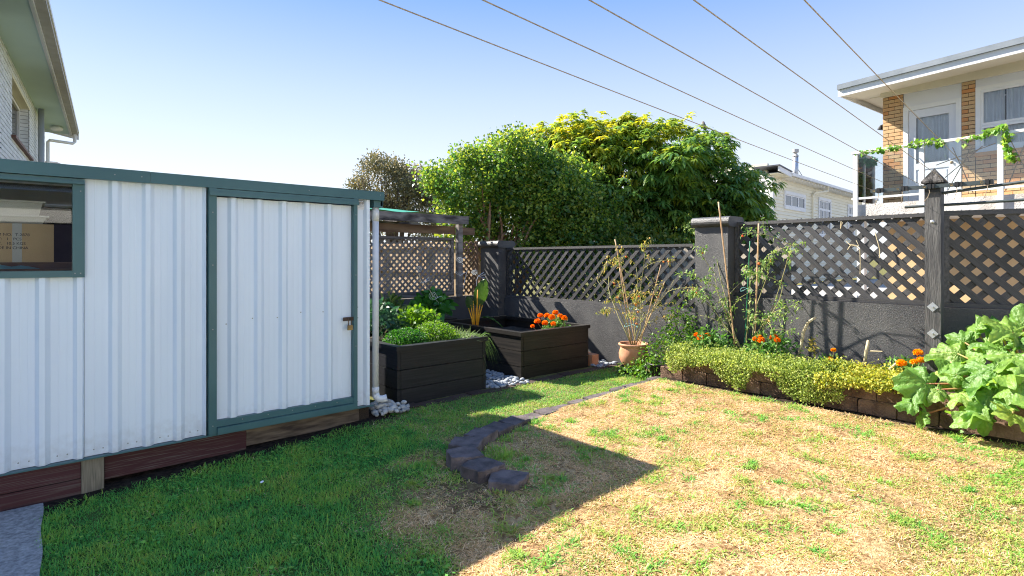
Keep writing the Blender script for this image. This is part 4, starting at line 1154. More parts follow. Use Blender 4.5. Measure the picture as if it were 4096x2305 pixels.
# trellis canes on the balcony
ct = thing('cane_trellis', 'crossed thin bamboo canes behind the balcony glass', 'trellis', (15.4, 4.19, 0), R(-93.5), local=True)
for i, (x0, z0, x1, z1) in enumerate([(1.5, 2.8, 1.95, 3.75), (1.95, 2.8, 1.62, 3.75), (1.5, 3.15, 2.1, 3.7), (2.45, 2.8, 2.8, 3.9), (2.85, 2.8, 2.48, 3.85), (1.35, 3.42, 2.3, 3.72)]):
    add('cane', MB().tube([(x0, -1.10 - 0.006 * i, z0), (x1, -1.10 - 0.006 * i, z1)], 0.009, 5), M['bamboo'], ct)


def ivy(label, pts, n, mat, size=0.055):
    lb = LB()
    pts = np.array(pts); seg = rng.integers(0, len(pts) - 1, n); t = rng.random((n, 1))
    P = pts[seg] * (1 - t) + pts[seg + 1] * t + rng.normal(size=(n, 3)) * np.array([0.03, 0.03, 0.030])
    lb.leaves(P, rng.normal(size=(n, 3)) + np.array([0, -0.5, -0.7]), rng.uniform(.7, 1.3, n) * size * 1.7, size, 0.2, ((0.25, 0.8), (0.5, 1.0), (0.7, 0.45)), N=rng.normal(size=(n, 3)) * 0.5 + np.array([0, -1, 0.3]))
    t_ = thing('ivy_garland', label, 'garland', (15.4, 4.19, 0), R(-93.5), local=True)
    add('leaves', lb.mesh('leaves'), mat, t_)
    add('vine', MB().tube(pts.tolist(), 0.006, 5), M['bark'], t_)


ivy('bright green ivy garland wound along the balcony handrail', [(-0.05, -1.22, 3.90), (0.4, -1.23, 3.87), (0.9, -1.23, 3.88), (1.35, -1.22, 3.92), (1.5, -1.23, 3.82)], 130, M['ivy'], 0.042)
ivy('bright green ivy garland hanging down the right hand balcony post', [(1.75, -1.23, 3.86), (2.2, -1.23, 3.92), (2.42, -1.23, 4.0), (2.46, -1.24, 3.75), (2.52, -1.23, 3.45), (2.56, -1.23, 3.35)], 150, M['ivy'], 0.045)
ivy('dark green ivy clump inside the balcony return by the corner post', [(-0.12, -1.0, 3.83), (-0.12, -0.6, 3.75), (-0.1, -0.2, 3.78)], 70, M['ivy_dark'])

# ------------------------------------------------------------------ cream weatherboard house
hc = thing('weatherboard_house', 'cream weatherboard house with white sash windows beyond the tree', 'house', (24.2, 10.67, 0), R(3.6), local=True)
add('core_wall', MB().box(0.02, 16, 0.02, 0.2, 0.35, 5.0).box(0.02, 0.2, 0.201, 7, 0.35, 5.6), M['cream_paint'], hc)
k = 0; z = 0.5
while z < 5.0:
    for (x0, x1) in ([(0.10, 16.0)] if not (3.72 < z + 0.08 < 4.45 or 2.6 < z + 0.08 < 4.56) else ([(0.10, 1.3), (4.12, 6.04), (8.12, 11.16), (12.55, 16.0)] if 3.72 < z + 0.08 < 4.45 else [(0.10, 6.04), (8.12, 11.16), (12.55, 16.0)])):
        m = MB().hexa([(x0, -0.028, z), (x1, -0.028, z), (x1, 0.019, z), (x0, 0.019, z)], [(x0, -0.002, z + 0.152), (x1, -0.002, z + 0.152), (x1, 0.019, z + 0.152), (x0, 0.019, z + 0.152)])
        add('weatherboard', m, M['cream_paint'], hc)
    for (y0, y1) in [(0.1, 1.2), (2.5, 7.0)] if 3.0 < z < 4.6 else [(0.1, 7.0)]:
        m = MB().hexa([(-0.028, y1, z), (-0.028, y0, z), (0.019, y0, z), (0.019, y1, z)], [(-0.002, y1, z + 0.152), (-0.002, y0, z + 0.152), (0.019, y0, z + 0.152), (0.019, y1, z + 0.152)])
        add('weatherboard', m, M['white_paint'], hc)
    z += 0.155
add('corner_board', MB().box(-0.04, 0.098, -0.04, 0.098, 0.35, 5.05), M['white_paint'], hc)


def sash_window(parent, x0, x1, z0, z1, cols, rowsz, y=-0.05):
    w = add('window', MB().box(x0 - .10, x0, y - .01, 0.0, z0 - .12, z1 + .14).box(x1, x1 + .10, y - .01, 0.0, z0 - .12, z1 + .14).box(x0 + .001, x1 - .001, y - .02, 0.0, z1, z1 + .15).box(x0 + .001, x1 - .001, y - .03, 0.0, z0 - .14, z0), M['white_paint'], parent)
    cw = (x1 - x0) / cols
    zz = [z0] + rowsz + [z1]
    for i in range(cols):
        for j in range(len(zz) - 1):
            a, b_ = x0 + i * cw, x0 + (i + 1) * cw; c, d = zz[j], zz[j + 1]; e = 0.055
            add('frame', MB().box(a + .001, a + e, y + .015, 0.01, c + .001, d - .001).box(b_ - e, b_ - .001, y + .015, 0.01, c + .001, d - .001).box(a + e + .001, b_ - e - .001, y + .015, 0.01, d - e, d - .001).box(a + e + .001, b_ - e - .001, y + .015, 0.01, c + .001, c + e), M['white_paint'], w)
            add('pane', MB().box(a + e, b_ - e, y + .03, y + .036, c + e, d - e), M['dark_glass'], w)
    return w


m_, t_, b_ = nt('dark_glass'); b_.inputs['Base Color'].default_value = (0.03, 0.05, 0.09, 1); b_.inputs['Roughness'].default_value = 0.04; b_.inputs['Specular IOR Level'].default_value = 0.9
M['dark_glass'] = m_
sash_window(hc, 1.42, 4.0, 3.85, 4.38, 3, [])
sash_window(hc, 6.16, 8.0, 2.7, 4.46, 3, [4.0])
sash_window(hc, 11.28, 12.43, 2.7, 4.46, 2, [4.0])
add('window', MB().box(-0.05, 0.0, 1.21, 2.49, 3.0, 4.6), M['white_paint'], hc)
add('blue_pane', MB().box(-0.056, -0.051, 1.35, 2.35, 3.1, 4.45), M['blue_curtain'], hc)
add('soffit', MB().box(-0.5, 16, -0.42, 0.2, 5.06, 5.08), M['cream_paint'], hc)
add('gutter', MB().box(0.9, 16, -0.56, -0.44, 5.08, 5.20), M['white_paint'], hc)
add('barge_board', MB().hexa([(-0.55, -0.5, 5.14), (0.88, -0.5, 5.02), (0.88, -0.44, 5.02), (-0.55, -0.44, 5.14)], [(-0.55, -0.5, 5.34), (0.88, -0.5, 5.22), (0.88, -0.44, 5.22), (-0.55, -0.44, 5.34)]), M['white_paint'], hc)
add('roof_cap', MB().hexa([(-0.6, -0.53, 5.345), (0.9, -0.53, 5.225), (0.9, 0.6, 5.225), (-0.6, 0.6, 5.345)], [(-0.6, -0.53, 5.40), (0.9, -0.53, 5.28), (0.9, 0.6, 5.28), (-0.6, 0.6, 5.40)]), M['roof_dark'], hc)
x = 1.1
while x < 16:
    pbox('rafter_end', x, x + 0.06, -0.43, -0.03, 4.98, 5.058, M['white_paint'], hc); x += 0.45
add('roof', MB().hexa([(0.0, -0.43, 5.12), (16, -0.43, 5.12), (16, 5, 5.3), (0.0, 5, 5.3)], [(0.0, -0.43, 5.16), (16, -0.43, 5.16), (16, 5, 5.34), (0.0, 5, 5.34)]), M['roof_dark'], hc)
add('downpipe', MB().tube([(6.0, -0.5, 5.07), (6.0, -0.48, 4.85), (5.2, -0.12, 4.72), (5.0, -0.1, 4.6), (5.0, -0.1, 0.4)], 0.05, 8), M['cream_paint'], hc)
fl = add('flue', MB().tube([(5.6, 0.9, 5.2), (5.6, 0.9, 6.75)], 0.13, 14), M['galvanised'], hc, smooth=True)
add('cowl', MB().tube([(5.6, 0.9, 6.70), (5.6, 0.9, 6.82)], [0.16, 0.08], 12).tube([(5.6, 0.9, 6.821), (5.6, 0.9, 6.90)], 0.08, 12).tube([(5.6, 0.9, 6.901), (5.6, 0.9, 7.05)], 0.155, 12), M['gutter_grey'], fl)
add('stay', MB().tube([(5.7, 0.9, 6.2), (6.9, 0.6, 5.15)], 0.014, 5).tube([(5.5, 0.9, 5.9), (4.0, 0.4, 5.25)], 0.012, 5), M['black_metal'], hc)
add('roof_vent', MB().tube([(9.0, 0.9, 5.2), (9.0, 0.9, 5.55)], 0.08, 10).tube([(9.0, 0.9, 5.551), (9.0, 0.9, 5.6), (9.0, 0.9, 5.66)], [0.17, 0.15, 0.02], 10), M['gutter_grey'], hc)

# ------------------------------------------------------------------ white brick house at left
hw = thing('white_brick_house', 'tall white painted brick house with green soffit above the shed', 'house', (-0.2, 12.84, 0), R(84.3), local=True)
add('core_wall', MB().box(-2.5, 1.4, 0.014, 0.3, 0, 5.235).box(4.32, 8.2, 0.014, 0.3, 0, 5.235).box(1.4005, 4.3195, 0.014, 0.3, 0, 3.83).box(1.4005, 4.3195, 0.014, 0.3, 4.98, 5.235).box(-2.5, 8.2, 0.301, 5, 0, 5.2), M['white_mortar'], hw)
add('end_wall', MB().box(-2.516, -2.501, 0.0, 5, 0, 5.235).extrude_profile([(-0.3, 5.25), (5, 5.25), (5, 6.88)], -2.5, -2.4, 'x').extrude_profile([(-0.3, 5.262), (5, 5.262), (5, 6.88)], 8.1, 8.2, 'x'), M['white_brick'], hw)
ZB0 = 2.60
cand = []
for r in range(31):
    z = ZB0 + r * 0.0865
    if z > 5.2: break
    x = -1.2 - (0.12 if r % 2 else 0)
    while x < 8.2:
        segs = [(x, min(x + 0.24, 8.2))]
        if 3.80 < z < 4.97:
            segs = [(a, min(b2, 1.4)) for a, b2 in segs if a < 1.37] + [(max(a, 4.32), b2) for a, b2 in segs if b2 > 4.35]
        for a, b2 in segs:
            if b2 - a > 0.03: cand.append((a + 0.004, b2 - 0.004, z, min(z + 0.070, 5.233)))
        x += 0.24
def vis(c):
    return (c[2] < 2.86, abs(c[0] - 1.2) + 0.3 * abs(c[2] - 4.3))
cand.sort(key=vis)
for c in cand[:295]: pbox('brick', c[0], c[1], -0.004 + random.uniform(-.003, .003), 0.0135, c[2], c[3], M['white_brick'], hw)
m = MB()
for c in cand[295:]: m.box(c[0], c[1], -0.004 + random.uniform(-.003, .003), 0.0135, c[2], c[3])
tag(add('bricks', m, M['white_brick'], hw), kind='stuff')
# window in a brick recess
z = 3.84
while z < 4.96:
    pbox('brick', 4.30, 4.322, 0.02, 0.30, z, z + 0.0765, M['white_brick'], hw); z += 0.0865
ww = thing('window', None, None, (2.6, 0.2, 3.84), local=True); ww.parent = hw; ww['_w'] = [2.6, 0.2, 3.84]
add('window_frame', MB().box(1.41, 1.48, 0.16, 0.24, 3.85, 4.86).box(2.7, 2.78, 0.16, 0.24, 3.85, 4.86).box(4.2, 4.295, 0.16, 0.24, 3.85, 4.86).box(1.41, 4.295, 0.155, 0.24, 4.861, 4.93).box(1.41, 4.295, 0.155, 0.24, 3.83, 3.8495), M['white_paint'], ww)
add('pane', MB().box(1.481, 2.699, 0.2, 0.206, 3.85, 4.86).box(2.781, 4.199, 0.2, 0.206, 3.85, 4.86), M['glass'], ww)
curtain(1.5, 2.5, 3.85, 4.86, 0.27, M['curtain'], ww, 8)
curtain(3.2, 4.2, 3.85, 4.86, 0.27, M['curtain'], ww, 8)
add('sill', MB().box(1.30, 4.45, -0.07, 0.16, 3.78, 3.832), M['sill_brown'], ww)
add('head_board', MB().box(1.40, 4.32, -0.01, 0.15, 4.932, 5.0), M['cream_paint'], ww)
add('soffit', MB().box(-2.6, 8.8, -0.56, 0.25, 5.24, 5.26), M['soffit_green'], hw)
add('soffit_bead', MB().box(-2.6, 8.8, -0.575, -0.545, 5.215, 5.239), M['white_paint'], hw)
add('fascia', MB().box(-2.6, 8.85, -0.60, -0.5755, 5.20, 5.37), M['white_paint'], hw)
add('gutter', MB().box(-2.6, 8.8, -0.735, -0.605, 5.235, 5.245).box(-2.6, 8.8, -0.745, -0.7355, 5.235, 5.36).box(8.8005, 8.81, -0.745, -0.6, 5.235, 5.36), M['gutter_grey'], hw)
add('gutter_lip', MB().box(-2.6, 8.82, -0.765, -0.7455, 5.30, 5.375), M['white_paint'], hw)
add('roof', MB().hexa([(-2.6, -0.68, 5.38), (8.9, -0.68, 5.38), (8.9, 5, 6.9), (-2.6, 5, 6.9)], [(-2.6, -0.68, 5.42), (8.9, -0.68, 5.42), (8.9, 5, 6.95), (-2.6, 5, 6.95)]), M['roof_dark'], hw)
add('barge_board', MB().hexa([(8.78, -0.76, 5.10), (8.82, -0.76, 5.10), (8.82, 0.2, 5.30), (8.78, 0.2, 5.30)], [(8.78, -0.76, 5.30), (8.82, -0.76, 5.30), (8.82, 0.2, 5.5), (8.78, 0.2, 5.5)]), M['white_paint'], hw)
add('vent_pipe', MB().tube([(5.55, -0.12, 0.5), (5.55, -0.12, 5.239)], 0.062, 14), M['grey_pipe'], hw, smooth=True)
add('downpipe', MB().tube([(8.6, -0.67, 5.23), (8.6, -0.67, 5.0), (8.55, -0.62, 4.94), (8.1, -0.12, 4.90), (8.08, -0.08, 4.84), (8.08, -0.08, 0.5)], 0.042, 10), M['white_paint'], hw)
add('eave_lamp', MB().lathe([(0.0, -0.15), (0.10, -0.135), (0.15, -0.09), (0.14, -0.04), (0.08, -0.02), (0.08, 0.0)], (7.6, -0.3, 5.239), 18), M['white_paint'], hw, smooth=True)
# dark tiled roof beyond the shed
th_ = thing('tiled_roof_house', 'low house with dark tiled roof just showing over the shed', 'house', (2.6, 26, 0), R(0), local=True)
add('wall', MB().box(-6, 1.2, 0, 5, 0, 3.4), M['cream_paint'], th_)
add('roof', MB().hexa([(-6.3, -0.3, 3.5), (1.6, -0.3, 3.5), (1.6, 5.3, 3.5), (-6.3, 5.3, 3.5)], [(-6.3, 2.4, 5.3), (-1.4, 2.4, 5.3), (-1.4, 2.6, 5.3), (-6.3, 2.6, 5.3)]), M['roof_dark'], th_)
for k in range(12):
    t = k / 12; zz = 3.5 + 1.8 * t; xx = 1.6 - 3.0 * t; yy = -0.3 + 2.7 * t
    add('tile_course', MB().box(-6.3, xx + 0.02, yy - 0.02, yy + 0.2, zz + 0.02, zz + 0.06).box(xx - 0.2, xx + 0.03, yy + 0.21, 5.3 - 2.7 * t, zz + 0.02, zz + 0.06), M['roof_dark'], th_)

# ------------------------------------------------------------------ trees
def tree(name, label, base, lobes, leaf_fn, mat, trunk_paths, trunkmat, cat='tree', dens=1.0):
    t = thing(name, label, cat, (base[0], base[1], 0.2))
    lb = LB()
    extra = []
    for (a, dep, z, ra, rd, rz2, n) in lobes:
        for _ in range(max(1, int(n / 110))):
            th = random.uniform(0, 6.28); ph = random.uniform(-.35, 1.35); q = random.uniform(.25, .42) * min(ra, rz2)
            extra.append((a + ra * math.cos(ph) * math.cos(th) * .95, dep + rd * math.cos(ph) * math.sin(th) * .95, z + rz2 * math.sin(ph) * .95, q, q, q * .8, max(8, int(n * .09))))
    for (a, dep, z, ra, rd, rz2, n) in list(lobes) + extra:
        xy = scr(a, dep, base)
        leaf_fn(lb, (xy[0], xy[1], z), (ra, rd, rz2), int(n * dens))
    add('crown', lb.mesh('crown'), mat, t)
    for i, (pts, rad) in enumerate(trunk_paths):
        P = []
        for (a, dep, z) in pts:
            xy = scr(a, dep, base); P.append((xy[0], xy[1], z))
        add('trunk' if i == 0 else 'branch', MB().tube(P, rad, 8), trunkmat, t, smooth=True)
    return t


def rotpts(n, c, r, lo, hi, up=-1.0):
    """points on an ellipsoid whose ra axis runs along the view's right and rd along its depth"""
    d = unit(rng.normal(size=(int(n * 3) + 20, 3))); d = d[d[:, 2] > up][:n]
    rad = rng.uniform(lo, hi, (len(d), 1))
    k = 2.2
    lump = vnoise(d[:, 0] * k + 3 * c[0], d[:, 2] * k + 5 * c[1] + d[:, 1] * 1.7, 1.6, 91)[:, None]
    rad = rad * (0.80 + 0.36 * lump)
    q = d * np.array(r) * rad
    P = np.stack([RGT[0] * q[:, 0] + FWD[0] * q[:, 1], RGT[1] * q[:, 0] + FWD[1] * q[:, 1], q[:, 2]], -1)
    nn = unit(d / np.array(r))
    Nn = np.stack([RGT[0] * nn[:, 0] + FWD[0] * nn[:, 1], RGT[1] * nn[:, 0] + FWD[1] * nn[:, 1], nn[:, 2]], -1)
    return P + np.array(c), Nn


def droop_leaves(lb, c, r, n):
    """umbrella-like rosettes of long hanging leaves"""
    P, Nn = rotpts(n, c, r, 0.72, 1.06)
    k = 12
    tone = np.clip(0.10 + 0.50 * rng.random(len(P)) ** 1.7 + 0.42 * sstep(P[:, 2] + rng.normal(size=len(P)) * 0.35 - 0.25 * ((P[:, 0] - 10.8) * RGT[0] + (P[:, 1] - 7.8) * RGT[1]), 3.3, 4.9), 0, 1)  # sunlight put into leaf colour: yellower towards the crown's top and left
    for i in range(k):
        ang = 2 * math.pi * i / k + rng.random(len(P)) * 0.5
        h = np.stack([np.cos(ang), np.sin(ang), np.zeros(len(P))], -1)
        D = unit(h * rng.uniform(0.5, 1.0, (len(P), 1)) + Nn * 0.45 + np.array([0, 0, 0.15]))
        L = rng.uniform(0.15, 0.24, len(P))
        lb.leaves(P + rng.normal(size=P.shape) * 0.025, D, L, L * 0.155, rng.uniform(0.5, 1.0, len(P)), LANCE, N=h * 0.2 + np.array([0, 0, 1.0]), rnd=np.clip(tone + rng.normal(size=len(P)) * 0.10, 0, 1), fold=0.25)


def small_leaves(L0=0.055, W0=0.020, sprig=8, spread=0.09, tone=(0.0, 1.0), up=0.4):
    def fn(lb, c, r, n):
        P, Nn = rotpts(n, c, r, 0.70, 1.05)
        base = rng.uniform(tone[0], tone[1], len(P)) ** 1.4
        for i in range(sprig):
            D = unit(Nn * 0.7 + rng.normal(size=P.shape) * 0.8 + np.array([0, 0, up]))
            Q = P + rng.normal(size=P.shape) * spread
            lb.leaves(Q, D, L0 * rng.uniform(.5, 1.5, len(P)), W0 * rng.uniform(.6, 1.4, len(P)), 0.1, N=Nn * 0.5 + rng.normal(size=P.shape) * 0.7, rnd=np.clip(base + rng.normal(size=len(P)) * 0.12, 0, 1), fold=0.3)
    return fn


BT = (10.8, 7.8)
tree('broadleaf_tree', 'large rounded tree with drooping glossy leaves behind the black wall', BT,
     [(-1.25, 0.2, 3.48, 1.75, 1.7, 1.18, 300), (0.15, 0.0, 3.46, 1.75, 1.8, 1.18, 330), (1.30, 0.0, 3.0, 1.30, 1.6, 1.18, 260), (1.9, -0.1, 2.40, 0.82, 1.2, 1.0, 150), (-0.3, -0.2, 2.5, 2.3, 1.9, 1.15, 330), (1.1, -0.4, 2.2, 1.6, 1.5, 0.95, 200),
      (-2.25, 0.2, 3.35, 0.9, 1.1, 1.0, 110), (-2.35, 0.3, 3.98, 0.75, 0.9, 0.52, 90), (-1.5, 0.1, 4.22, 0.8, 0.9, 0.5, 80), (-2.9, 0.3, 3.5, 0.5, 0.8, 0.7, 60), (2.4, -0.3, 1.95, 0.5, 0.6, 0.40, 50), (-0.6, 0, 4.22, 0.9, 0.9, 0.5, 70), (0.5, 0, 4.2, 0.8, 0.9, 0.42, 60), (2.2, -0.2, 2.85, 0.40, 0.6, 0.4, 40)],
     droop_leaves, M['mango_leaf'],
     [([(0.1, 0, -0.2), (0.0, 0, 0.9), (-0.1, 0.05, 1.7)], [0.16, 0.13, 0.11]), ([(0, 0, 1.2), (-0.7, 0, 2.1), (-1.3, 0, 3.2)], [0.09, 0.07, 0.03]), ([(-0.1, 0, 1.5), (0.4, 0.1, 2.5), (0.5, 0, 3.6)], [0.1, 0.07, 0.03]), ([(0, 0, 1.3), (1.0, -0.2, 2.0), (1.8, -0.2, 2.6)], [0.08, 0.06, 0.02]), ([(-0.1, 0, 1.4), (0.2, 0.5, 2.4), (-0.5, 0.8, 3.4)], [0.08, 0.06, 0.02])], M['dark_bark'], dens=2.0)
ST = (7.6, 8.23)
br = []
for i in range(26):
    a0 = random.uniform(-0.75, -0.1); a1 = a0 + random.uniform(-1.0, 1.2); z1 = random.uniform(1.9, 3.0)
    am = a0 + (a1 - a0) * 0.3 + random.uniform(-.12, .12)
    br.append(([(a0, random.uniform(-.4, 0), 0.7 + random.random() * .4), (am, random.uniform(-.6, 0), 1.45 + random.random() * .3), (a0 + (a1 - a0) * .65, random.uniform(-.7, .1), (1.6 + z1) / 2 + .1), (a1, random.uniform(-.7, .2), z1)], [0.04, 0.032, 0.022, 0.01]))
tree('evergreen_shrub', 'bushy small leaved evergreen with bare orange branches behind the corner pillar', ST,
     [(-0.95, 0.1, 3.0, 0.90, 0.9, 0.70, 520), (-0.25, 0.1, 3.28, 1.0, 0.95, 0.70, 560), (0.4, 0.0, 2.75, 1.0, 1.0, 0.85, 620), (0.85, -0.1, 2.2, 0.95, 0.9, 0.80, 520), (1.45, -0.1, 1.75, 0.62, 0.7, 0.55, 300), (-1.25, 0.0, 2.35, 0.45, 0.6, 0.55, 200), (0.1, 0.3, 2.2, 0.9, 0.7, 0.7, 350), (0.55, -0.15, 1.55, 0.75, 0.6, 0.6, 330), (-0.95, -0.3, 2.0, 0.35, 0.3, 0.3, 90), (1.75, -.1, 1.45, .45, .5, .4, 130)],
     small_leaves(0.070, 0.026, 12, 0.085), M['shrub_leaf'], [([(-0.45, -0.1, -0.2), (-0.42, -0.15, 0.8), (-0.5, -0.2, 1.5)], [0.12, 0.10, 0.07])] + br, M['bark'])
FT = (10.1, 17.75)
br = [([(0, 0, 0.0), (0.05, 0, 1.8), (0, 0, 3.2)], [0.14, 0.12, 0.06])]
for i in range(22):
    a0 = random.uniform(-1.0, 1.0); br.append(([(a0 * .3, 0, 1.2), (a0 * .7, -.5, 2.4), (a0, -.7, 3.4), (a0 * 1.2, -.8, 4.3)], [0.04, 0.03, 0.02, 0.008]))
tree('olive_shrub', 'distant olive grey clipped shrub above the green shade cloth', FT,
     [(-0.4, 0, 4.1, 1.0, 1.0, 1.02, 700), (0.5, 0, 3.85, 0.95, 1.0, 1.0, 650), (1.0, 0, 3.1, 0.8, 0.9, 0.9, 450), (-0.55, 0, 3.0, 0.9, 0.9, 0.9, 380), (1.6, 0, 2.6, 0.6, 0.8, 0.8, 280)],
     small_leaves(0.075, 0.026, 8, 0.11, up=0.9), M['olive_leaf'], br, M['dark_bark'])
# hedge seen through and over the middle lattice
hd = thing('hedge', 'yellow green hedge in shade right behind the black lattice', 'hedge', (7.9, 5.6, 0.2))
lb = LB(); fn = small_leaves(0.075, 0.026, 8, 0.10)
for (x, y, z, rx, ry, rz2, n) in [(8.0, 7.0, 0.9, 0.6, 0.9, 0.85, 420), (8.3, 6.2, 1.0, 0.5, 0.8, 0.75, 360), (8.9, 6.6, 1.5, 0.9, 0.8, 0.75, 330), (9.5, 5.6, 1.3, 0.8, 0.8, 0.8, 260), (7.5, 5.7, 0.5, 0.45, 0.8, 0.45, 240), (7.6, 4.6, 0.45, 0.45, 0.7, 0.42, 200)]:
    fn(lb, (x, y, z), (rx, ry, rz2), n)
add('foliage', lb.mesh('foliage'), M['hedge_leaf'], hd)
add('stem', MB().tube([(8.1, 6.6, 0.0), (8.15, 6.5, 1.0)], [0.05, 0.03], 6), M['dark_bark'], hd)
# bird on the tree
bp_ = scr(1.5, 0.0, BT)
bd_ = thing('bird', 'small grey brown bird perched on the right shoulder of the large tree', 'bird', (bp_[0], bp_[1], 4.52))
x, y, z = bp_[0], bp_[1], 4.52
V, F = STONES[0]
add('body', MB().tube([(x - 0.02, y - .04, z - 0.06), (x, y, z), (x + .01, y + .02, z + 0.05), (x + .02, y + .04, z + 0.10), (x + .03, y + .05, z + 0.14), (x + .05, y + 0.08, z + 0.145)], [0.012, 0.045, 0.055, 0.042, 0.034, 0.004], 10), M['bird'], bd_, smooth=True)
# ------------------------------------------------------------------ plants in the planters
def plant(name, label, loc, cat='plant', group=None):
    return thing(name, label, cat, loc, group=group)


def clump(c, r, n, L, W, mat, t, droop=0.2, up=0.6, out=0.8, jit=0.5, rows=((0.45, 1.0),), lo=0.5, hi=1.0, part='foliage', tone=(0, 1), low=-0.1, fold=0.25):
    lb = LB()
    P, Nn = on_ellipsoid(n, c, r, lo, hi, low)
    D = unit(Nn * out + rng.normal(size=P.shape) * jit + np.array([0, 0, up]))
    k = len(P)
    lb.leaves(P, D, L * rng.uniform(.65, 1.3, k), W * rng.uniform(.75, 1.25, k), droop, rows, N=Nn * 0.6 + rng.normal(size=P.shape) * 0.5 + np.array([0, 0, 0.3]), rnd=rng.uniform(tone[0], tone[1], k), fold=fold)
    return add(part, lb.mesh(part), mat, t)


def stems(c, r, n, mat, t, rad=0.003):
    m = MB()
    for i in range(n):
        a = random.uniform(0, 6.28); q = random.uniform(0.3, 0.9)
        m.tube([(c[0] + 0.02 * math.cos(a), c[1] + 0.02 * math.sin(a), c[2] - 0.02), (c[0] + r[0] * q * .6 * math.cos(a), c[1] + r[1] * q * .6 * math.sin(a), c[2] + r[2] * .5), (c[0] + r[0] * q * math.cos(a), c[1] + r[1] * q * math.sin(a), c[2] + r[2] * 0.85)], [rad, rad, rad * .6], 5)
    return tag(add('stems', m, mat, t), kind='stuff')


p = plant('parsley', 'dark green curly parsley at the shaded left end of the herb planter', (3.22, 5.42, 0.53))
clump((3.22, 5.42, 0.56), (0.24, 0.26, 0.17), 3600, 0.020, 0.011, M['parsley'], p, out=0.5, jit=0.9, tone=(0, .7), hi=1.05)  # darker leaf colour carries the shade at this end
stems((3.22, 5.42, 0.53), (0.22, 0.24, 0.15), 20, M['tomato_stem'], p)
p = plant('parsley', 'bright sunlit curly parsley in the middle of the herb planter', (3.62, 5.45, 0.53))
clump((3.60, 5.43, 0.56), (0.28, 0.30, 0.21), 4600, 0.019, 0.011, M['bright_herb'], p, out=0.5, jit=0.9, hi=1.06)  # brighter leaf colour carries the sunlight on this clump
stems((3.60, 5.43, 0.53), (0.25, 0.27, 0.18), 20, M['tomato_stem'], p)
p = plant('sage_bush', 'blue green sage with broad leaves behind the dark parsley', (3.22, 6.02, 0.53))
clump((3.22, 6.02, 0.66), (0.30, 0.32, 0.34), 520, 0.095, 0.022, M['sage'], p, droop=0.35, rows=LANCE, lo=.35)
stems((3.22, 6.02, 0.53), (0.25, 0.25, 0.3), 14, M['tomato_stem'], p)
p = plant('basil', 'bright green basil behind the sunlit parsley', (3.72, 5.98, 0.53))
clump((3.72, 5.98, 0.64), (0.33, 0.32, 0.27), 640, 0.075, 0.024, M['bright_herb'], p, droop=0.3, rows=LANCE, lo=.4)
stems((3.72, 5.98, 0.53), (0.28, 0.25, 0.25), 14, M['tomato_stem'], p)
p = plant('lily_plant', 'spiky rosette of strap leaves rising at the back of the planters', (3.98, 7.15, 0.55))
clump((3.98, 7.10, 0.74), (0.17, 0.17, 0.26), 120, 0.20, 0.018, M['lily'], p, droop=0.35, up=0.8, rows=LANCE, lo=.1, hi=.9)
stems((3.98, 7.15, 0.55), (0.08, 0.08, 0.3), 6, M['lily_stem'] if 'lily_stem' in M else M['tomato_stem'], p)
p = plant('spinach', 'lush rounded spinach plant left of the yellow chard', (4.68, 7.10, 0.55))
clump((4.66, 7.06, 0.74), (0.30, 0.26, 0.28), 210, 0.15, 0.052, M['spinach'], p, droop=0.45, rows=((0.2, .7), (0.5, 1.0), (0.8, .65)), lo=.35)
stems((4.66, 7.10, 0.55), (0.2, 0.2, 0.25), 24, M['ivy_stem'] if 'ivy_stem' in M else M['tomato_stem'], p, 0.005)
p = plant('spinach', 'darker low spinach plant near the lily rosette', (4.35, 7.08, 0.55))
clump((4.35, 7.08, 0.66), (0.17, 0.2, 0.13), 80, 0.12, 0.042, M['spinach'], p, droop=0.5, rows=((0.2, .7), (0.5, 1.0), (0.8, .65)), lo=.35, tone=(0, .4))
# chives
p = plant('chives', 'long pale chives spilling over the herb planter corner', (3.90, 5.38, 0.53))
lb = LB(); k = 620
P = np.stack([rng.uniform(3.76, 4.02, k), rng.uniform(5.12, 5.85, k), np.full(k, 0.54)], -1)
D = unit(rng.normal(size=(k, 3)) * np.array([.5, .5, .25]) + np.array([0.15, -0.1, 0.9]))
lb.leaves(P, D, rng.uniform(.12, .26, k), rng.uniform(.0018, .0032, k), rng.uniform(0.1, 0.7, k), ((0.35, 1), (0.7, .8)), base=0.9)
k = 130
P = np.stack([rng.uniform(3.95, 4.06, k), rng.uniform(5.05, 5.35, k), rng.uniform(.58, .62, k)], -1)
D = unit(rng.normal(size=(k, 3)) * .35 + np.array([0.8, -0.25, 0.2]))
lb.leaves(P, D, rng.uniform(.14, .26, k), rng.uniform(.002, .0032, k), rng.uniform(0.7, 1.8, k), ((0.35, 1), (0.7, .8)), base=0.9, rnd=rng.uniform(0, .6, k))
add('foliage', lb.mesh('foliage'), M['chives'], p)


def flower_ball(c, r, mat, parent, n=90, flat=0.8):
    lb = LB()
    P, Nn = on_ellipsoid(n, c, (r * .55, r * .55, r * .45 * flat), .9, 1.0, -0.5)
    lb.leaves(P, unit(Nn + rng.normal(size=P.shape) * .25), r * .55 * rng.uniform(.8, 1.15, len(P)), r * 0.26, 0.15, ((0.5, 1.0), (0.9, 0.9)), N=np.cross(Nn, rng.normal(size=P.shape)), base=0.5)
    P, Nn = on_ellipsoid(50, c, (r * .8, r * .8, r * .7 * flat), .95, 1.0, -0.9)
    lb.leaves(P, unit(np.cross(Nn, rng.normal(size=P.shape)) + Nn * .4), r * .4, r * 0.25, 0.1, ((0.5, 1.0),), N=Nn, base=.5)
    return add('flower', lb.mesh('flower'), mat, parent)


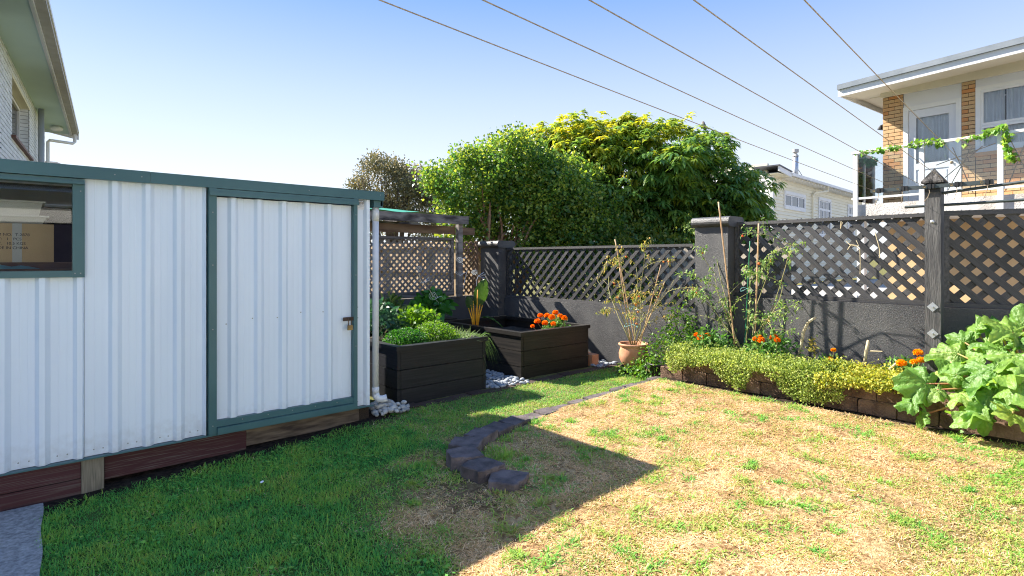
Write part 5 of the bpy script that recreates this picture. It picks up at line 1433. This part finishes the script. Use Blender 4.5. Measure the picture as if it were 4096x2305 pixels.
for (x, y, z) in [(3.86, 5.72, 0.70), (3.98, 5.20, 0.60)]:
    o = flower_ball((x, y, z), 0.018, M['violet'], p, 20)
# chard
p = plant('chard', 'tall chard with yellow stalks and upright dark leaves', (4.86, 6.32, 0.42))
m = LB()
cx, cy, cz = 4.88, 6.30, 0.50
def blade_leaf(lb, base, tip_dir, up, L, W, nseg=10, crinkle=0.012, curl=0.0, rnd=0.5):
    base = np.array(base); d = np.array(tip_dir, float); d /= np.linalg.norm(d); s_ = np.cross(d, up); s_ /= np.linalg.norm(s_); nn = np.cross(s_, d)
    V = []; T = []
    ww = [-1, -.5, 0, .5, 1]
    for i in range(nseg + 1):
        t = i / nseg
        w = W * (math.sin(math.pi * min(1, t * 0.93 + 0.07)) ** 0.6)
        for q in ww:
            V.append(base + d * L * t + s_ * w * q + nn * (crinkle * math.sin(t * 23 + q * 5) + curl * t * t * L + 0.18 * W * abs(q)))
    for i in range(nseg):
        for j in range(4):
            a = i * 5 + j; T += [(a, a + 1, a + 6), (a, a + 6, a + 5)]
    lb.tris(np.array(V), np.array(T), rnd)
tv = np.array([RGT[0], RGT[1], 0]); fv = np.array([FWD[0], FWD[1], 0])
blade_leaf(m, (cx + .02, cy, cz + 0.33), tv * 0.28 + np.array([0, 0, 1.0]), fv, 0.40, 0.10, rnd=0.4)
blade_leaf(m, (cx - .05, cy + .05, cz + 0.28), tv * -0.25 + np.array([0, 0, 1.0]), fv, 0.20, 0.06, rnd=0.2)
blade_leaf(m, (cx + .10, cy - .02, cz + 0.16), tv * 0.9 + np.array([0, 0, 0.25]), np.array([0, 0, 1.0]), 0.24, 0.07, curl=-0.9, rnd=0.9)
add('leaves', m.mesh('leaves', True), M['chard_leaf'], p)
for i, (dx, top, h_) in enumerate([(-.11, -.02, .30), (-.07, 0, .34), (-.03, .01, .40), (0.02, .03, .56), (.06, .05, .36), (.10, .06, .34), (.0, -.02, .3)]):
    q = MB().tube([(cx + 0.01 * (i - 3), cy + .012 * (i % 3), cz - 0.08), tuple(np.array([cx, cy + .012 * (i % 3), cz + h_ * .5]) + tv * dx * .55), tuple(np.array([cx, cy + .01 * (i % 3), cz + h_]) + tv * dx)], [0.011, 0.011, 0.006], 6)
    add('stalk', q, M['chard_yellow'] if 'chard_yellow' in M else M['chard_stem'], p, smooth=True)


# marigolds
def marigold(label, c, r, flowers, mat, n=420, rf=0.035, group='marigolds in flower'):
    t = plant('marigold', label, c, 'flower', group)
    cc = (c[0], c[1], c[2] + r[2] * .35)
    clump(cc, r, n, 0.062, 0.011, M['marigold_leaf'], t, droop=0.25, rows=LANCE, lo=.3, jit=.7)
    for (x, y, z, q) in flowers:
        flower_ball((x, y, z), rf * q, mat, t)
    m = MB()
    for (x, y, z, q) in flowers: m.tube([(c[0] * .5 + x * .5, c[1] * .5 + y * .5, c[2]), (x, y, z - rf * q * .4)], 0.0035, 5)
    tag(add('stems', m, M['tomato_stem'], t), kind='stuff')
    return t


def at(px, py, X):
    """point where the line of sight through photo point (px, py) meets the vertical plane x = X (used only to read off the layout)"""
    s_ = (px - 2048) / 2250; dx = FWD[0] + RGT[0] * s_; dy = FWD[1] + RGT[1] * s_; t = X / dx
    return (X, dy * t, 1.5 - (py - 1035) / 2250 * t)


marigold('marigold with many orange heads in the worn planter corner', (5.62, 5.46, 0.43), (0.22, 0.16, 0.20),
         [(*at(a, b_, X), q) for a, b_, X, q in [(2150, 1285, 5.35, 1.05), (2162, 1262, 5.5, .95), (2180, 1292, 5.35, 1.0), (2188, 1262, 5.6, 1.0), (2207, 1268, 5.45, 1.1), (2222, 1250, 5.7, 1.0), (2214, 1295, 5.4, .85), (2240, 1265, 5.65, 1.0), (2258, 1272, 5.6, 1.0), (2130, 1305, 5.2, .7)]], M['marigold'], 500, 0.043)
marigold('orange marigold in front of the taller pillar', (6.05, 3.40, 0.38), (0.20, 0.30, 0.24), [(*at(2786, 1340, 6.0), 1.05), (*at(2802, 1352, 5.95), 1.1), (*at(2830, 1341, 6.05), .95)], M['marigold'], 620)
marigold('orange marigold with two pairs of heads right of the staked tomato', (6.05, 2.68, 0.38), (0.20, 0.30, 0.25), [(*at(3022, 1356, 6.0), .9), (*at(3036, 1350, 6.05), 1.1), (*at(3045, 1360, 5.95), 1.1), (*at(3096, 1350, 6.05), 1.2), (*at(3110, 1360, 5.95), 1.0)], M['marigold'], 620)
marigold('small wilting marigold with dull yellow heads below the wall', (6.15, 2.12, 0.36), (0.13, 0.15, 0.12), [(*at(3334, 1400, 6.12), .8), (*at(3321, 1433, 6.1), .7)], M['marigold_yellow'], 240, 0.032)
marigold('yellow orange marigold beside the clothesline post', (6.12, 1.50, 0.38), (0.13, 0.17, 0.16), [(*at(3606, 1452, 5.95), 1.15), (*at(3672, 1410, 6.1), 1.1), (*at(3655, 1447, 6.0), .85), (*at(3683, 1440, 6.05), .95), (*at(3690, 1437, 6.05), .7)], M['marigold_yellow'], 300)

# mint by the pot, thyme and oregano along the retaining wall
p = plant('mint_bush', 'sprawling bright mint between the terracotta pot and pillar', (6.1, 4.0, 0.0))
lb = LB()
for (c, r, n) in [((6.10, 4.02, 0.28), (0.26, 0.30, 0.32), 760), ((6.22, 3.88, 0.58), (0.17, 0.24, 0.32), 460), ((5.92, 4.10, 0.12), (0.18, 0.3, 0.16), 330), ((5.9, 4.4, 0.06), (0.16, 0.22, 0.10), 170), ((6.2, 3.7, .5), (.12, .15, .2), 160)]:
    P, Nn = on_ellipsoid(n, c, r, .45, 1.08, -0.6)
    lb.leaves(P, unit(Nn + rng.normal(size=P.shape) * .7 + np.array([0, 0, .2])), rng.uniform(.03, .055, len(P)), rng.uniform(.011, .018, len(P)), .25, N=Nn * .4 + rng.normal(size=P.shape) * .6 + np.array([0, 0, .5]), fold=.2)
add('foliage', lb.mesh('foliage'), M['mint'], p)
stems((6.1, 4.0, 0.0), (0.3, 0.3, 0.6), 26, M['tomato_stem'], p)


def creeper(name, label, y0, y1, mat, n, size, hang):
    k = n
    y = rng.uniform(y1, y0, k)
    u = rng.random(k)                       # 0 back of bed .. 1 hanging edge
    bump = vnoise(y * 1.0, u * 2, 4.0, 21)
    s_ = u * (0.34 + hang * np.clip(1.6 * (vnoise(y, y * 0, 4.2, 33) - .1) + .7 * (vnoise(y, y * 0, 11, 34) - .5), 0.25, 1.15))
    top = s_ < 0.34
    x = np.where(top, 6.04 - s_, 5.69 - 0.05 * vnoise(y, s_ * 2, 6, 35))
    mound = 0.11 * (vnoise(y, u * 3, 3.1, 71) - .45) + 0.05 * (vnoise(y, u, 9, 72) - .5)
    z = np.where(top, 0.40 + mound + 0.05 * bump * (1 - np.abs(s_ - 0.2) * 2), 0.42 - (s_ - 0.34))
    x = x + rng.normal(size=k) * 0.025; z = z + rng.normal(size=k) * 0.028 * np.where(top, 1.0, 0.5)
    P = np.stack([x, y, np.maximum(z, 0.10)], -1)
    Nn = np.where(top[:, None], np.array([[-.3, 0, 1.0]]), np.array([[-1.0, 0, .35]]))
    lb = LB()
    lb.leaves(P, unit(Nn * .7 + rng.normal(size=P.shape) * .8), size * rng.uniform(.7, 1.4, k), size * .42 * rng.uniform(.7, 1.3, k), .1, N=Nn + rng.normal(size=P.shape) * .7, rnd=np.clip(rng.random(k) * .8 + .25 * (bump - .5) + .1, 0, 1), fold=.2)
    t = plant(name, label, (5.8, (y0 + y1) / 2, 0.36), 'ground cover')
    add('foliage', lb.mesh('foliage'), mat, t)
    return t


creeper('creeping_thyme', 'pale green creeping thyme hanging over the retaining wall blocks', 3.72, 1.85, M['thyme'], 26000, 0.019, 0.24)
creeper('golden_oregano', 'yellow green golden oregano mound spilling over the block wall', 2.08, 1.34, M['oregano'], 11500, 0.024, 0.10)

# terracotta pot and its stand
pt = thing('terracotta_pot', 'round terracotta pot on a black stand against the wall', 'pot', (6.10, 4.50, 0))
add('pot', MB().lathe([(0.0, 0.075), (0.115, 0.075), (0.155, 0.12), (0.187, 0.20), (0.190, 0.26), (0.172, 0.325), (0.168, 0.345), (0.193, 0.362), (0.197, 0.378), (0.190, 0.388), (0.172, 0.385), (0.165, 0.33), (0.0, 0.33)], (6.10, 4.50, 0), 36), M['terracotta'], pt, smooth=True)
add('stand', MB().lathe([(0.13, -0.02), (0.15, 0.03), (0.165, 0.055), (0.17, 0.085), (0.16, 0.085), (0.15, 0.06), (0.0, 0.06)], (6.10, 4.50, 0), 28), M['black_metal'], pt, smooth=True)
add('soil', MB().lathe([(0.168, 0.345), (0.1, 0.352), (0.0, 0.355)], (6.10, 4.50, 0), 20), M['soil'], pt, smooth=True)
pot2 = thing('plastic_pot', 'black plastic nursery pot half hidden under the mint', 'pot', (5.98, 3.98, 0))
add('pot', MB().lathe([(0.0, 0.01), (0.085, 0.01), (0.11, 0.20), (0.118, 0.20), (0.118, 0.22), (0.105, 0.22), (0.1, 0.18), (0, 0.18)], (5.90, 3.985, 0.0), 20), M['black_metal'], pot2, smooth=True)


# tomatoes with stakes
def tomato(label, base, h, spread, seed, leafmat_, nleaf, nfruit, bare=0.5, nst=6):
    r = random.Random(seed)
    t = plant('tomato_plant', label, base)
    sm_ = MB(); ends = []
    def grow(p, d, ln, rad, lev):
        pts = [p]; q = Vector(p); dd = Vector(d)
        n = 6
        for i in range(n):
            dd = (dd + Vector((r.uniform(-.25, .25), r.uniform(-.25, .25), r.uniform(-.12, .14)))).normalized()
            if lev > 0: dd = (dd + Vector((0, 0, -0.10))).normalized()
            q = q + dd * ln / n; pts.append(tuple(q))
            ends.append((tuple(q), lev, tuple(dd)))
            if lev < 2 and r.random() < (0.55 if lev == 0 else 0.35) and i > 0:
                a = r.uniform(0, 6.28)
                nd = (dd * .5 + Vector((math.cos(a) * .8, math.sin(a) * .9, .35))).normalized()
                grow(tuple(q), nd, ln * r.uniform(.28, .5), rad * .6, lev + 1)
        sm_.tube(pts, [rad * (1 - .6 * i / n) for i in range(n + 1)], 5)
    for i in range(nst):
        a = 6.28 * i / nst + r.uniform(-.4, .4)
        grow((base[0] + .03 * math.cos(a), base[1] + .03 * math.sin(a), base[2]), Vector((math.cos(a) * spread * .55, math.sin(a) * spread, 1.0)).normalized(), h * r.uniform(.65, 1.0), 0.0075, 0)
    tag(add('stems', sm_, M['tomato_stem'], t, smooth=True), kind='stuff')
    pts = [e for e in ends if e[1] >= (1 if bare > .3 else 0)]
    idx = [r.randrange(len(pts)) for _ in range(nleaf)]
    P = np.array([pts[i][0] for i in idx]) + rng.normal(size=(nleaf, 3)) * .022
    P[:, 2] = np.maximum(P[:, 2], base[2] + .03)
    P[:, 0] = np.minimum(P[:, 0], 6.39)
    lb = LB(); D = unit(rng.normal(size=(nleaf, 3)) + np.array([0, 0, -.35]))
    lb.leaves(P, D, rng.uniform(.02, .055, nleaf), rng.uniform(.006, .014, nleaf), .35, ((0.3, 1.0), (0.6, .6)), fold=.4)
    add('foliage', lb.mesh('foliage'), leafmat_, t)
    for i in range(nfruit):
        c = pts[r.randrange(len(pts))][0]; q = r.uniform(.010, .016)
        add('tomato', MB().lathe([(0, -q), (q * .7, -q * .7), (q, 0), (q * .7, q * .7), (0, q)], (min(c[0], 6.37), c[1], c[2] - .02), 8), M['tomato'], t, smooth=True)
    return t


tomato('withered yellowing tomato plant growing in the terracotta pot', (6.10, 4.50, 0.36), 1.25, 0.42, 5, M['tomato_leaf'], 900, 14, .6, 7)
tomato('staked tomato plant, green below and dry above, in front of the right lattice', (6.22, 3.02, 0.36), 1.45, 0.30, 11, M['tomato_green'], 1500, 6, .2, 7)


def stake(label, p0_, p1_, mat, rad=0.0075, cat='stake', nm='bamboo_stake'):
    m = MB(); p0_ = Vector(p0_); p1_ = Vector(p1_)
    pts = []; rd = []
    for i in range(13):
        pts.append(tuple(p0_.lerp(p1_, i / 12))); rd.append(rad * (1.12 if i % 3 == 0 else 1.0))
    o = add(nm, m.tube(pts, rd, 7), mat, smooth=True); return tag(o, label, cat)


stake('leaning bamboo stake in the pot, the tallest of its stakes', (6.08, 4.44, 0.33), at(2460, 958, 6.0), M['bamboo'])
stake('bamboo stake upright in the pot left of the tallest one', (6.10, 4.53, 0.33), at(2478, 1070, 6.1), M['bamboo'], .006)
stake('bamboo stake on the right side of the pot', (6.05, 4.38, 0.33), at(2644, 1060, 6.15), M['bamboo'], .006)
stake('short bamboo stake leaning right out of the pot', (6.02, 4.40, 0.33), at(2659, 1128, 6.1), M['bamboo'], .006)
stake('tall bamboo stake leaning in front of the taller pillar cap', at(2940, 1390, 6.15), at(2874, 808, 6.12), M['bamboo'], .0085)
stake('bamboo stake standing in front of the right lattice beside the green stake', at(3018, 1400, 6.2), at(3035, 895, 6.2), M['bamboo'], .0085)
stake('green garden stake among the staked tomato stems', at(2978, 1400, 6.25), at(3000, 965, 6.25), M['green_stake'], .006, nm='green_stake')
for lab, c, r_ in [('pale blue twine tied round the potted stakes', (6.08, 4.52, 0.62), .1), ('pale blue twine tied round the staked tomato', (6.2, 3.02, 1.15), .07), ('lower loop of pale twine round the potted stems', (6.09, 4.48, 0.85), .07)]:
    pts = [(c[0] + r_ * .6 * math.cos(a), c[1] + r_ * math.sin(a), c[2] + .02 * math.sin(2 * a)) for a in np.linspace(0, 6.28, 17)]
    tag(add('twine', MB().tube(pts, 0.0028, 5, cap=False), M['twine']), lab, 'twine')
# dry cut stems
def stub(label, pts, rads, side=()):
    t = thing('cut_stem', label, 'stem', pts[0])
    add('stalk', MB().tube(pts, rads, 7), M['cut_stem'], t, smooth=True)
    for s_ in side: add('side_shoot', MB().tube(s_, [.006, .004], 5), M['cut_stem'], t)


stub('bent dry stem stub with withered vine in front of the wall', [at(3188, 1450, 6.2), at(3205, 1385, 6.2), at(3213, 1330, 6.2), at(3232, 1290, 6.2), at(3262, 1270, 6.2)], [.016, .015, .016, .014, .012], [[at(3228, 1310, 6.2), at(3225, 1290, 6.17)], [at(3240, 1312, 6.2), at(3222, 1318, 6.16)]])
stub('pale straight cut stem with one side twig near the post', [at(3458, 1470, 6.15), at(3462, 1420, 6.15), at(3474, 1362, 6.15)], [.013, .015, .014], [[at(3480, 1405, 6.15), at(3530, 1406, 6.1)]])
stub('short broken stem slanting beside the yellow marigold', [at(3555, 1480, 6.0), at(3592, 1450, 6.02)], [.012, .011])
t = plant('withered_vine', 'few withered tomato leaves on the bent stem stub', (6.18, 2.45, .36))
clump(at(3252, 1385, 6.18), (.03, .06, .14), 60, .05, .012, M['tomato_leaf'], t, low=-1, lo=.2)
# dry white vine on the right lattice
dv = thing('dry_vine', 'bare white dead vine hanging on the right black lattice', 'vine', (6.46, 2.2, 1.4))
for pts in ([at(3385, 965, 6.47), at(3400, 980, 6.46), at(3425, 985, 6.46), at(3440, 1000, 6.46), at(3442, 1050, 6.46), at(3441, 1098, 6.46)], [at(3425, 962, 6.47), at(3436, 985, 6.46), at(3405, 978, 6.46), at(3390, 1000, 6.46)], [at(3500, 930, 6.47), at(3513, 975, 6.46), at(3519, 1000, 6.46), at(3518, 1032, 6.46)], [at(3365, 885, 6.46), at(3362, 915, 6.45), at(3370, 890, 6.45)]):
    add('twig', MB().tube(pts, .0045, 5), M['cut_stem'], dv)

# wire garden ornaments
def wire_flower(label, pts_list):
    t = thing('wire_ornament', label, 'ornament', pts_list[0][0])
    for i, pts in enumerate(pts_list): add('stem_wire' if i == 0 else 'petal_wire', MB().tube(pts, 0.0038, 5), M['wire'], t)


def spiral(c, r, turns, X0=0):
    return [tuple(np.array(c) + tv * (r * t) * math.cos(turns * 6.28 * t) + np.array([0, 0, 1]) * (r * t) * math.sin(turns * 6.28 * t)) for t in np.linspace(0.08, 1, 34)]


def pY(px, py, Y):
    s_ = (px - 2048) / 2250; dx = FWD[0] + RGT[0] * s_; dy = FWD[1] + RGT[1] * s_; t = Y / dy
    return (dx * t, Y, 1.5 - (py - 1035) / 2250 * t)


Yw = 6.85
wire_flower('white wire flower with spiral head left of the spinach', [[pY(1765, 1222, Yw), pY(1740, 1195, Yw), pY(1718, 1160, Yw), pY(1690, 1135, Yw), pY(1680, 1115, Yw), pY(1675, 1090, Yw)], spiral(pY(1676, 1078, Yw), .045, 2.5), [pY(1690, 1133, Yw), pY(1706, 1120, Yw), pY(1716, 1108, Yw), pY(1717, 1122, Yw), pY(1703, 1126, Yw), pY(1690, 1130, Yw)], spiral(pY(1732, 1183, Yw), .07, 3), [pY(1740, 1195, Yw), pY(1765, 1185, Yw), pY(1778, 1200, Yw)], [pY(1735, 1225, Yw), pY(1765, 1212, Yw)]])
wire_flower('white wire flower in front of the narrow lattice panel', [[pY(1862, 1190, Yw), pY(1853, 1150, Yw), pY(1862, 1110, Yw), pY(1870, 1080, Yw), pY(1850, 1055, Yw)], spiral(pY(1840, 1042, Yw), .05, 2.5), [pY(1862, 1090, Yw), pY(1840, 1103, Yw), pY(1820, 1092, Yw), pY(1822, 1085, Yw), pY(1840, 1100, Yw)], [pY(1846, 1036, Yw), pY(1862, 1030, Yw), pY(1860, 1036, Yw)]])
wire_flower('white wire flower standing above the chard', [[pY(1905, 1172, Yw - .4), pY(1907, 1120, Yw - .4), pY(1913, 1105, Yw - .4)], spiral(pY(1897, 1092, Yw - .4), .04, 2.5), [pY(1913, 1105, Yw - .4), pY(1935, 1090, Yw - .4), pY(1942, 1098, Yw - .4), pY(1915, 1107, Yw - .4), pY(1943, 1121, Yw - .4), pY(1938, 1112, Yw - .4), pY(1913, 1105, Yw - .4)], [pY(1897, 1080, Yw - .4), pY(1908, 1082, Yw - .4), pY(1913, 1105, Yw - .4)]])


# ------------------------------------------------------------------ rhubarb
def rhubarb_leaf(c, out, nrm, size, seed, tone):
    r = np.random.default_rng(seed)
    out = np.array(out, float); nrm = np.array(nrm, float); nrm /= np.linalg.norm(nrm); out -= nrm * out.dot(nrm); out /= np.linalg.norm(out); side = np.cross(nrm, out)
    nr, na = 9, 56
    ph = r.uniform(0, 6.28, 8)
    V = [np.array(c)]; A = [tone]
    for i in range(1, nr + 1):
        q = i / nr
        for j in range(na):
            th = -math.pi + 2 * math.pi * j / na
            base = (0.72 + 0.28 * math.cos(th)) * (1 - 0.42 * math.exp(-((abs(th) - math.pi) / 0.38) ** 2))
            lob = 1 + 0.14 * math.cos(5 * th) + q * q * (0.07 * math.sin(9 * th + ph[0]) + 0.06 * math.sin(16 * th + ph[1]) + 0.03 * math.sin(25 * th))
            rad = size * base * lob * q
            ve = abs(math.sin(2.5 * th))
            h = size * (0.13 * ve * q * (1 - .3 * q) + q ** 2.2 * (0.13 * math.sin(4 * th + ph[2]) + 0.13 * math.sin(7 * th + ph[3]) + 0.07 * math.sin(13 * th + ph[5])) - (0.1 + 0.3 * abs(math.sin(ph[6]))) * q * q + 0.2 * q * math.cos(th + ph[4]) + 0.02 * math.sin(16 * q + 9 * th) + 0.02 * math.sin(24 * q - 5 * th + ph[7]))
            V.append(np.array(c) + out * rad * math.cos(th) + side * rad * math.sin(th) + nrm * h)
            A.append(tone + 0.28 * max(0, 1 - ve * 5) * (1.1 - q) + r.normal() * .05)
    T = []
    for j in range(na): T.append((0, 1 + j, 1 + (j + 1) % na))
    for i in range(nr - 1):
        for j in range(na):
            a = 1 + i * na + j; b_ = 1 + i * na + (j + 1) % na
            T += [(a, a + na, b_ + na), (a, b_ + na, b_)]
    lb = LB(); lb.tris(np.array(V), np.array(T), 0.5); lb.A = [np.array(A)]
    return lb.mesh('leaf', True)


rb = plant('rhubarb', 'big leafy rhubarb clump spilling over the block wall at right', (6.02, 0.72, 0.36))
spec = [(3705, 1535, 5.62, .21, .30), (3655, 1605, 5.56, .13, .25), (3690, 1660, 5.54, .10, .35), (3830, 1415, 5.95, .20, .50), (3800, 1450, 5.9, .15, .35), (3875, 1510, 5.75, .18, .45), (3975, 1480, 5.7, .20, .25), (3900, 1325, 6.1, .16, .40), (3965, 1320, 6.15, .17, .25), (4050, 1330, 6.0, .20, .55), (4060, 1420, 5.8, .20, .45),
        (3975, 1580, 5.58, .18, .25), (3890, 1640, 5.52, .18, .45), (3950, 1665, 5.50, .15, .3), (4050, 1655, 5.47, .15, .6), (4080, 1540, 5.55, .18, .45), (3785, 1475, 5.85, .12, .65), (3825, 1500, 5.7, .14, .35), (4120, 1450, 5.7, .2, .45), (4000, 1395, 5.95, .16, .30), (4090, 1310, 6.2, .17, .35), (4170, 1600, 5.5, .2, .45), (4010, 1350, 6.05, .15, .5),
        (3860, 1370, 6.05, .14, .3), (3930, 1420, 5.9, .16, .4), (3930, 1550, 5.65, .14, .2), (4030, 1500, 5.62, .16, .5), (4085, 1370, 5.95, .16, .25), (3750, 1560, 5.62, .12, .5), (4020, 1305, 6.2, .14, .3), (3850, 1575, 5.6, .13, .55)]
for i, (px, py, X, sz, tn) in enumerate(spec):
    c = np.array(at(px, py, X)); b0 = np.array((6.02, 0.66, 0.38))
    out = c - b0; out[2] *= 0.4
    nrm = np.array([-0.55, -0.05, 0.85]) + rng.normal(size=3) * 0.38 + np.array([0, 0.25 * out[1], 0])
    lf = add('leaf', rhubarb_leaf(c, out, nrm, sz, 50 + i, tn), M['rhubarb'], rb)
    mid = b0 * .5 + c * .5 + np.array([0, 0, .06])
    add('stalk', MB().tube([tuple(b0 + rng.normal(size=3) * .02), tuple(mid), tuple(c)], [.013, .011, .006], 6), M['rhubarb_stalk'], lf, smooth=True)
    C.objects[-1].location = (0, 0, 0)
p = plant('seedling', 'small two leaved seedling at the foot of the block wall', (5.60, 1.02, 0.1))
clump((5.60, 1.02, 0.13), (.03, .03, .03), 7, .05, .018, M['mint'], p, lo=.6)

# ------------------------------------------------------------------ grass
def allowed(X, Y):
    ok = (X > 0.085 + 0.03 * (vnoise(Y, Y * 0, 9, 44) - .3)) & (Y > -1.6)
    ok &= np.where(X < 2.62, Y < 4.74 + 0.06 * (vnoise(X, Y, 5, 12) - .5), Y < 4.90)
    ok &= (X < np.where(Y < 3.78, 5.63, 6.28))
    ok &= ~((X > 3.5) & (np.abs(Y - 3.855) < 0.062 + 0.03 * vnoise(X, Y, 8, 55)))
    for (x, y, _, _) in path: ok &= ((X - x) ** 2 + (Y - y) ** 2) > 0.125 ** 2
    ok &= ~((X > 5.85) & (X < 6.4) & (Y > 4.3) & (Y < 4.72))
    f = X * FWD[0] + Y * FWD[1]; r = X * RGT[0] + Y * RGT[1]
    return ok & (f > 1.9) & (np.abs(r) < 1.4 * f)


def blades(lb, X, Y, L, W, lean, rnd, z=0.0):
    n = len(X)
    P = np.stack([X, Y, zg(X, Y) + z], -1)
    a = rng.random(n) * 6.2832
    D = np.stack([np.cos(a) * lean, np.sin(a) * lean, np.ones(n)], -1)
    N = np.stack([-np.sin(a + rng.normal(size=n) * .8), np.cos(a), np.zeros(n)], -1)
    N = np.stack([np.cos(a), np.sin(a), np.full(n, 0.3)], -1)
    lb.leaves(P, D, L, W, rng.uniform(0.1, 0.5, n), ((0.55, 0.8),), N=N, rnd=rnd, base=1.0)


lb = LB()
n = 640000
X = rng.uniform(0.05, 6.4, n); Y = rng.uniform(-1.6, 5.0, n)
f = X * FWD[0] + Y * FWD[1]
keep = allowed(X, Y) & (rng.random(n) < np.clip(3.6 / f, 0, 1))
X, Y = X[keep], Y[keep]
d = dryness(X, Y); pn = vnoise(X, Y, 6, 5); pn2 = vnoise(X, Y, 13, 15)
bare = np.exp(-(((X - 2.24) / 0.30) ** 2 + ((Y - 2.98) / 0.34) ** 2)) * (X < 2.6)
keep = rng.random(len(X)) > bare * 0.75
edge_soil = sstep(Y, 4.45, 4.72) * (X < 2.7)
keep &= rng.random(len(X)) > edge_soil * .75
keep &= rng.random(len(X)) > 0.85 * sstep(vnoise(X, Y, 7.5, 61), .62, .8) * sstep(d, .3, .7)
X, Y, d, pn, pn2 = X[keep], Y[keep], d[keep], pn[keep], pn2[keep]
isdry = rng.random(len(X)) < d * (0.70 + 0.30 * sstep(pn, .3, .6)) + 0.05 * (pn2 > .7)
g = ~isdry
n = g.sum()
gd = d[g]
blades(lb, X[g], Y[g], rng.uniform(.020, .052, n) * (1 + .7 * (pn[g] - .5)) * (1 - .40 * gd), rng.uniform(.0015, .0030, n), rng.uniform(.25, 1.5, n), np.clip(.08 + .28 * pn[g] + rng.normal(size=n) * .09 + .26 * gd + .12 * (pn2[g] - .5), 0, .62))
n = isdry.sum()
blades(lb, X[isdry], Y[isdry], rng.uniform(.018, .055, n), rng.uniform(.0013, .0026, n), rng.uniform(1.2, 7, n), np.clip(.84 + rng.normal(size=n) * .13 + .15 * (pn[isdry] - .5), .45, 1), z=0.003)
gr = add('lawn_grass', lb.mesh('lawn_grass'), M['grass'])
tag(gr, 'short lawn grass, green near the shed and straw dry in the sun', kind='stuff')
# coarse green tufts in the dry lawn
lb = LB(); k = 780
tx = rng.uniform(1.8, 5.6, k); ty = rng.uniform(-1.5, 4.8, k)
ok = allowed(tx, ty) & (dryness(tx, ty) > .25)
w = 0.35 + 0.65 * vnoise(tx, ty, 1.6, 40) + 0.5 * (ty < 0.8) + .35 * (np.abs(ty - 3.7) < .25) + .3 * (tx > 4.9)
ok &= rng.random(k) < w
for x, y in zip(tx[ok], ty[ok]):
    nb = int(rng.integers(20, 110)); s_ = rng.uniform(.02, .075); el = rng.uniform(0, 6.28)
    u = rng.normal(size=nb) * s_ * 1.3; v = rng.normal(size=nb) * s_ * .6
    XX = x + u * math.cos(el) - v * math.sin(el); YY = y + u * math.sin(el) + v * math.cos(el)
    m_ok = allowed(XX, YY); XX = XX[m_ok]; YY = YY[m_ok]; nb = len(XX)
    if nb == 0: continue
    blades(lb, XX, YY, rng.uniform(.03, .07, nb), rng.uniform(.002, .0046, nb), rng.uniform(.6, 2.6, nb), np.clip(rng.uniform(.22, .52) + rng.normal(size=nb) * .08, .05, .62))
tf = add('grass_tufts', lb.mesh('grass_tufts'), M['grass'])
tag(tf, 'coarse green grass tufts scattered through the dry lawn', kind='stuff')
# taller grass against the edging curl and around the pot, small weeds in the green turf
lb = LB()
for (x, y, s_, nb, h_) in [(2.74, 3.22, .05, 140, .085), (2.80, 3.36, .06, 110, .07), (2.72, 3.02, .06, 90, .06), (3.05, 3.52, .09, 150, .055), (3.35, 3.68, .1, 150, .05), (2.85, 3.22, .06, 60, .06), (5.75, 4.6, .12, 150, .08), (5.9, 4.2, .1, 130, .08), (2.15, 3.55, .08, 90, .05), (3.0, 4.05, .1, 100, .05), (3.6, 3.7, .1, 120, .045), (4.2, 3.72, .12, 120, .04), (4.8, 3.74, .12, 120, .045)]:
    XX = x + rng.normal(size=nb) * s_; YY = y + rng.normal(size=nb) * s_ * .7; q = allowed(XX, YY); XX, YY = XX[q], YY[q]
    blades(lb, XX, YY, rng.uniform(.6, 1.2, len(XX)) * h_, rng.uniform(.0015, .003, len(XX)), rng.uniform(.15, .9, len(XX)), np.clip(rng.uniform(.22, .4) + rng.normal(size=len(XX)) * .06, 0, .6))
k = 5200
X = rng.uniform(.15, 2.6, k); Y = rng.uniform(.8, 4.7, k)
q = allowed(X, Y) & (dryness(X, Y) < .5) & (vnoise(X, Y, 3.5, 60) > .56); X, Y = X[q], Y[q]; k = len(X)
P = np.stack([X, Y, zg(X, Y) + rng.uniform(.012, .035, k)], -1)
lb.leaves(P, unit(np.concatenate([rng.normal(size=(k, 2)), rng.uniform(-.1, .35, (k, 1))], 1)), rng.uniform(.016, .034, k), rng.uniform(.006, .012, k), .1, N=np.array([[0, 0, 1.0]]) + rng.normal(size=(k, 3)) * .25, rnd=rng.uniform(.1, .36, k))
wd_ = add('turf_weeds', lb.mesh('turf_weeds'), M['grass'])
tag(wd_, 'clover and broad leaved weeds in the green turf by the shed', kind='stuff')
# a few fallen leaves and petals
for i, (x, y, mt, lab) in enumerate([(2.25, 3.62, 'lily', 'yellowed fallen leaf on the turf left of the edging curl'), (1.25, 4.0, 'shell_white', 'white scrap lying on the green turf near the shed'), (3.9, 1.2, 'pale_wood', 'curled pale dry leaf lying on the open lawn'), (0.02, 4.45, 'shell_white', 'white chip on the concrete path by the shed'), (3.45, 3.55, 'ivy', 'small green fallen leaf beside the edging at the shadow edge')]):
    lb = LB(); z = float(zg(x, y)) + (0.035 if x > .1 else 0.012)
    lb.leaves(np.array([[x, y, z]]), np.array([[math.cos(i), math.sin(i), .1]]), .05, .012, .1, LANCE, N=np.array([[0, 0, 1.0]]), rnd=np.array([.8]))
    tag(add('fallen_leaf', lb.mesh('fallen_leaf'), M[mt]), lab, 'leaf')
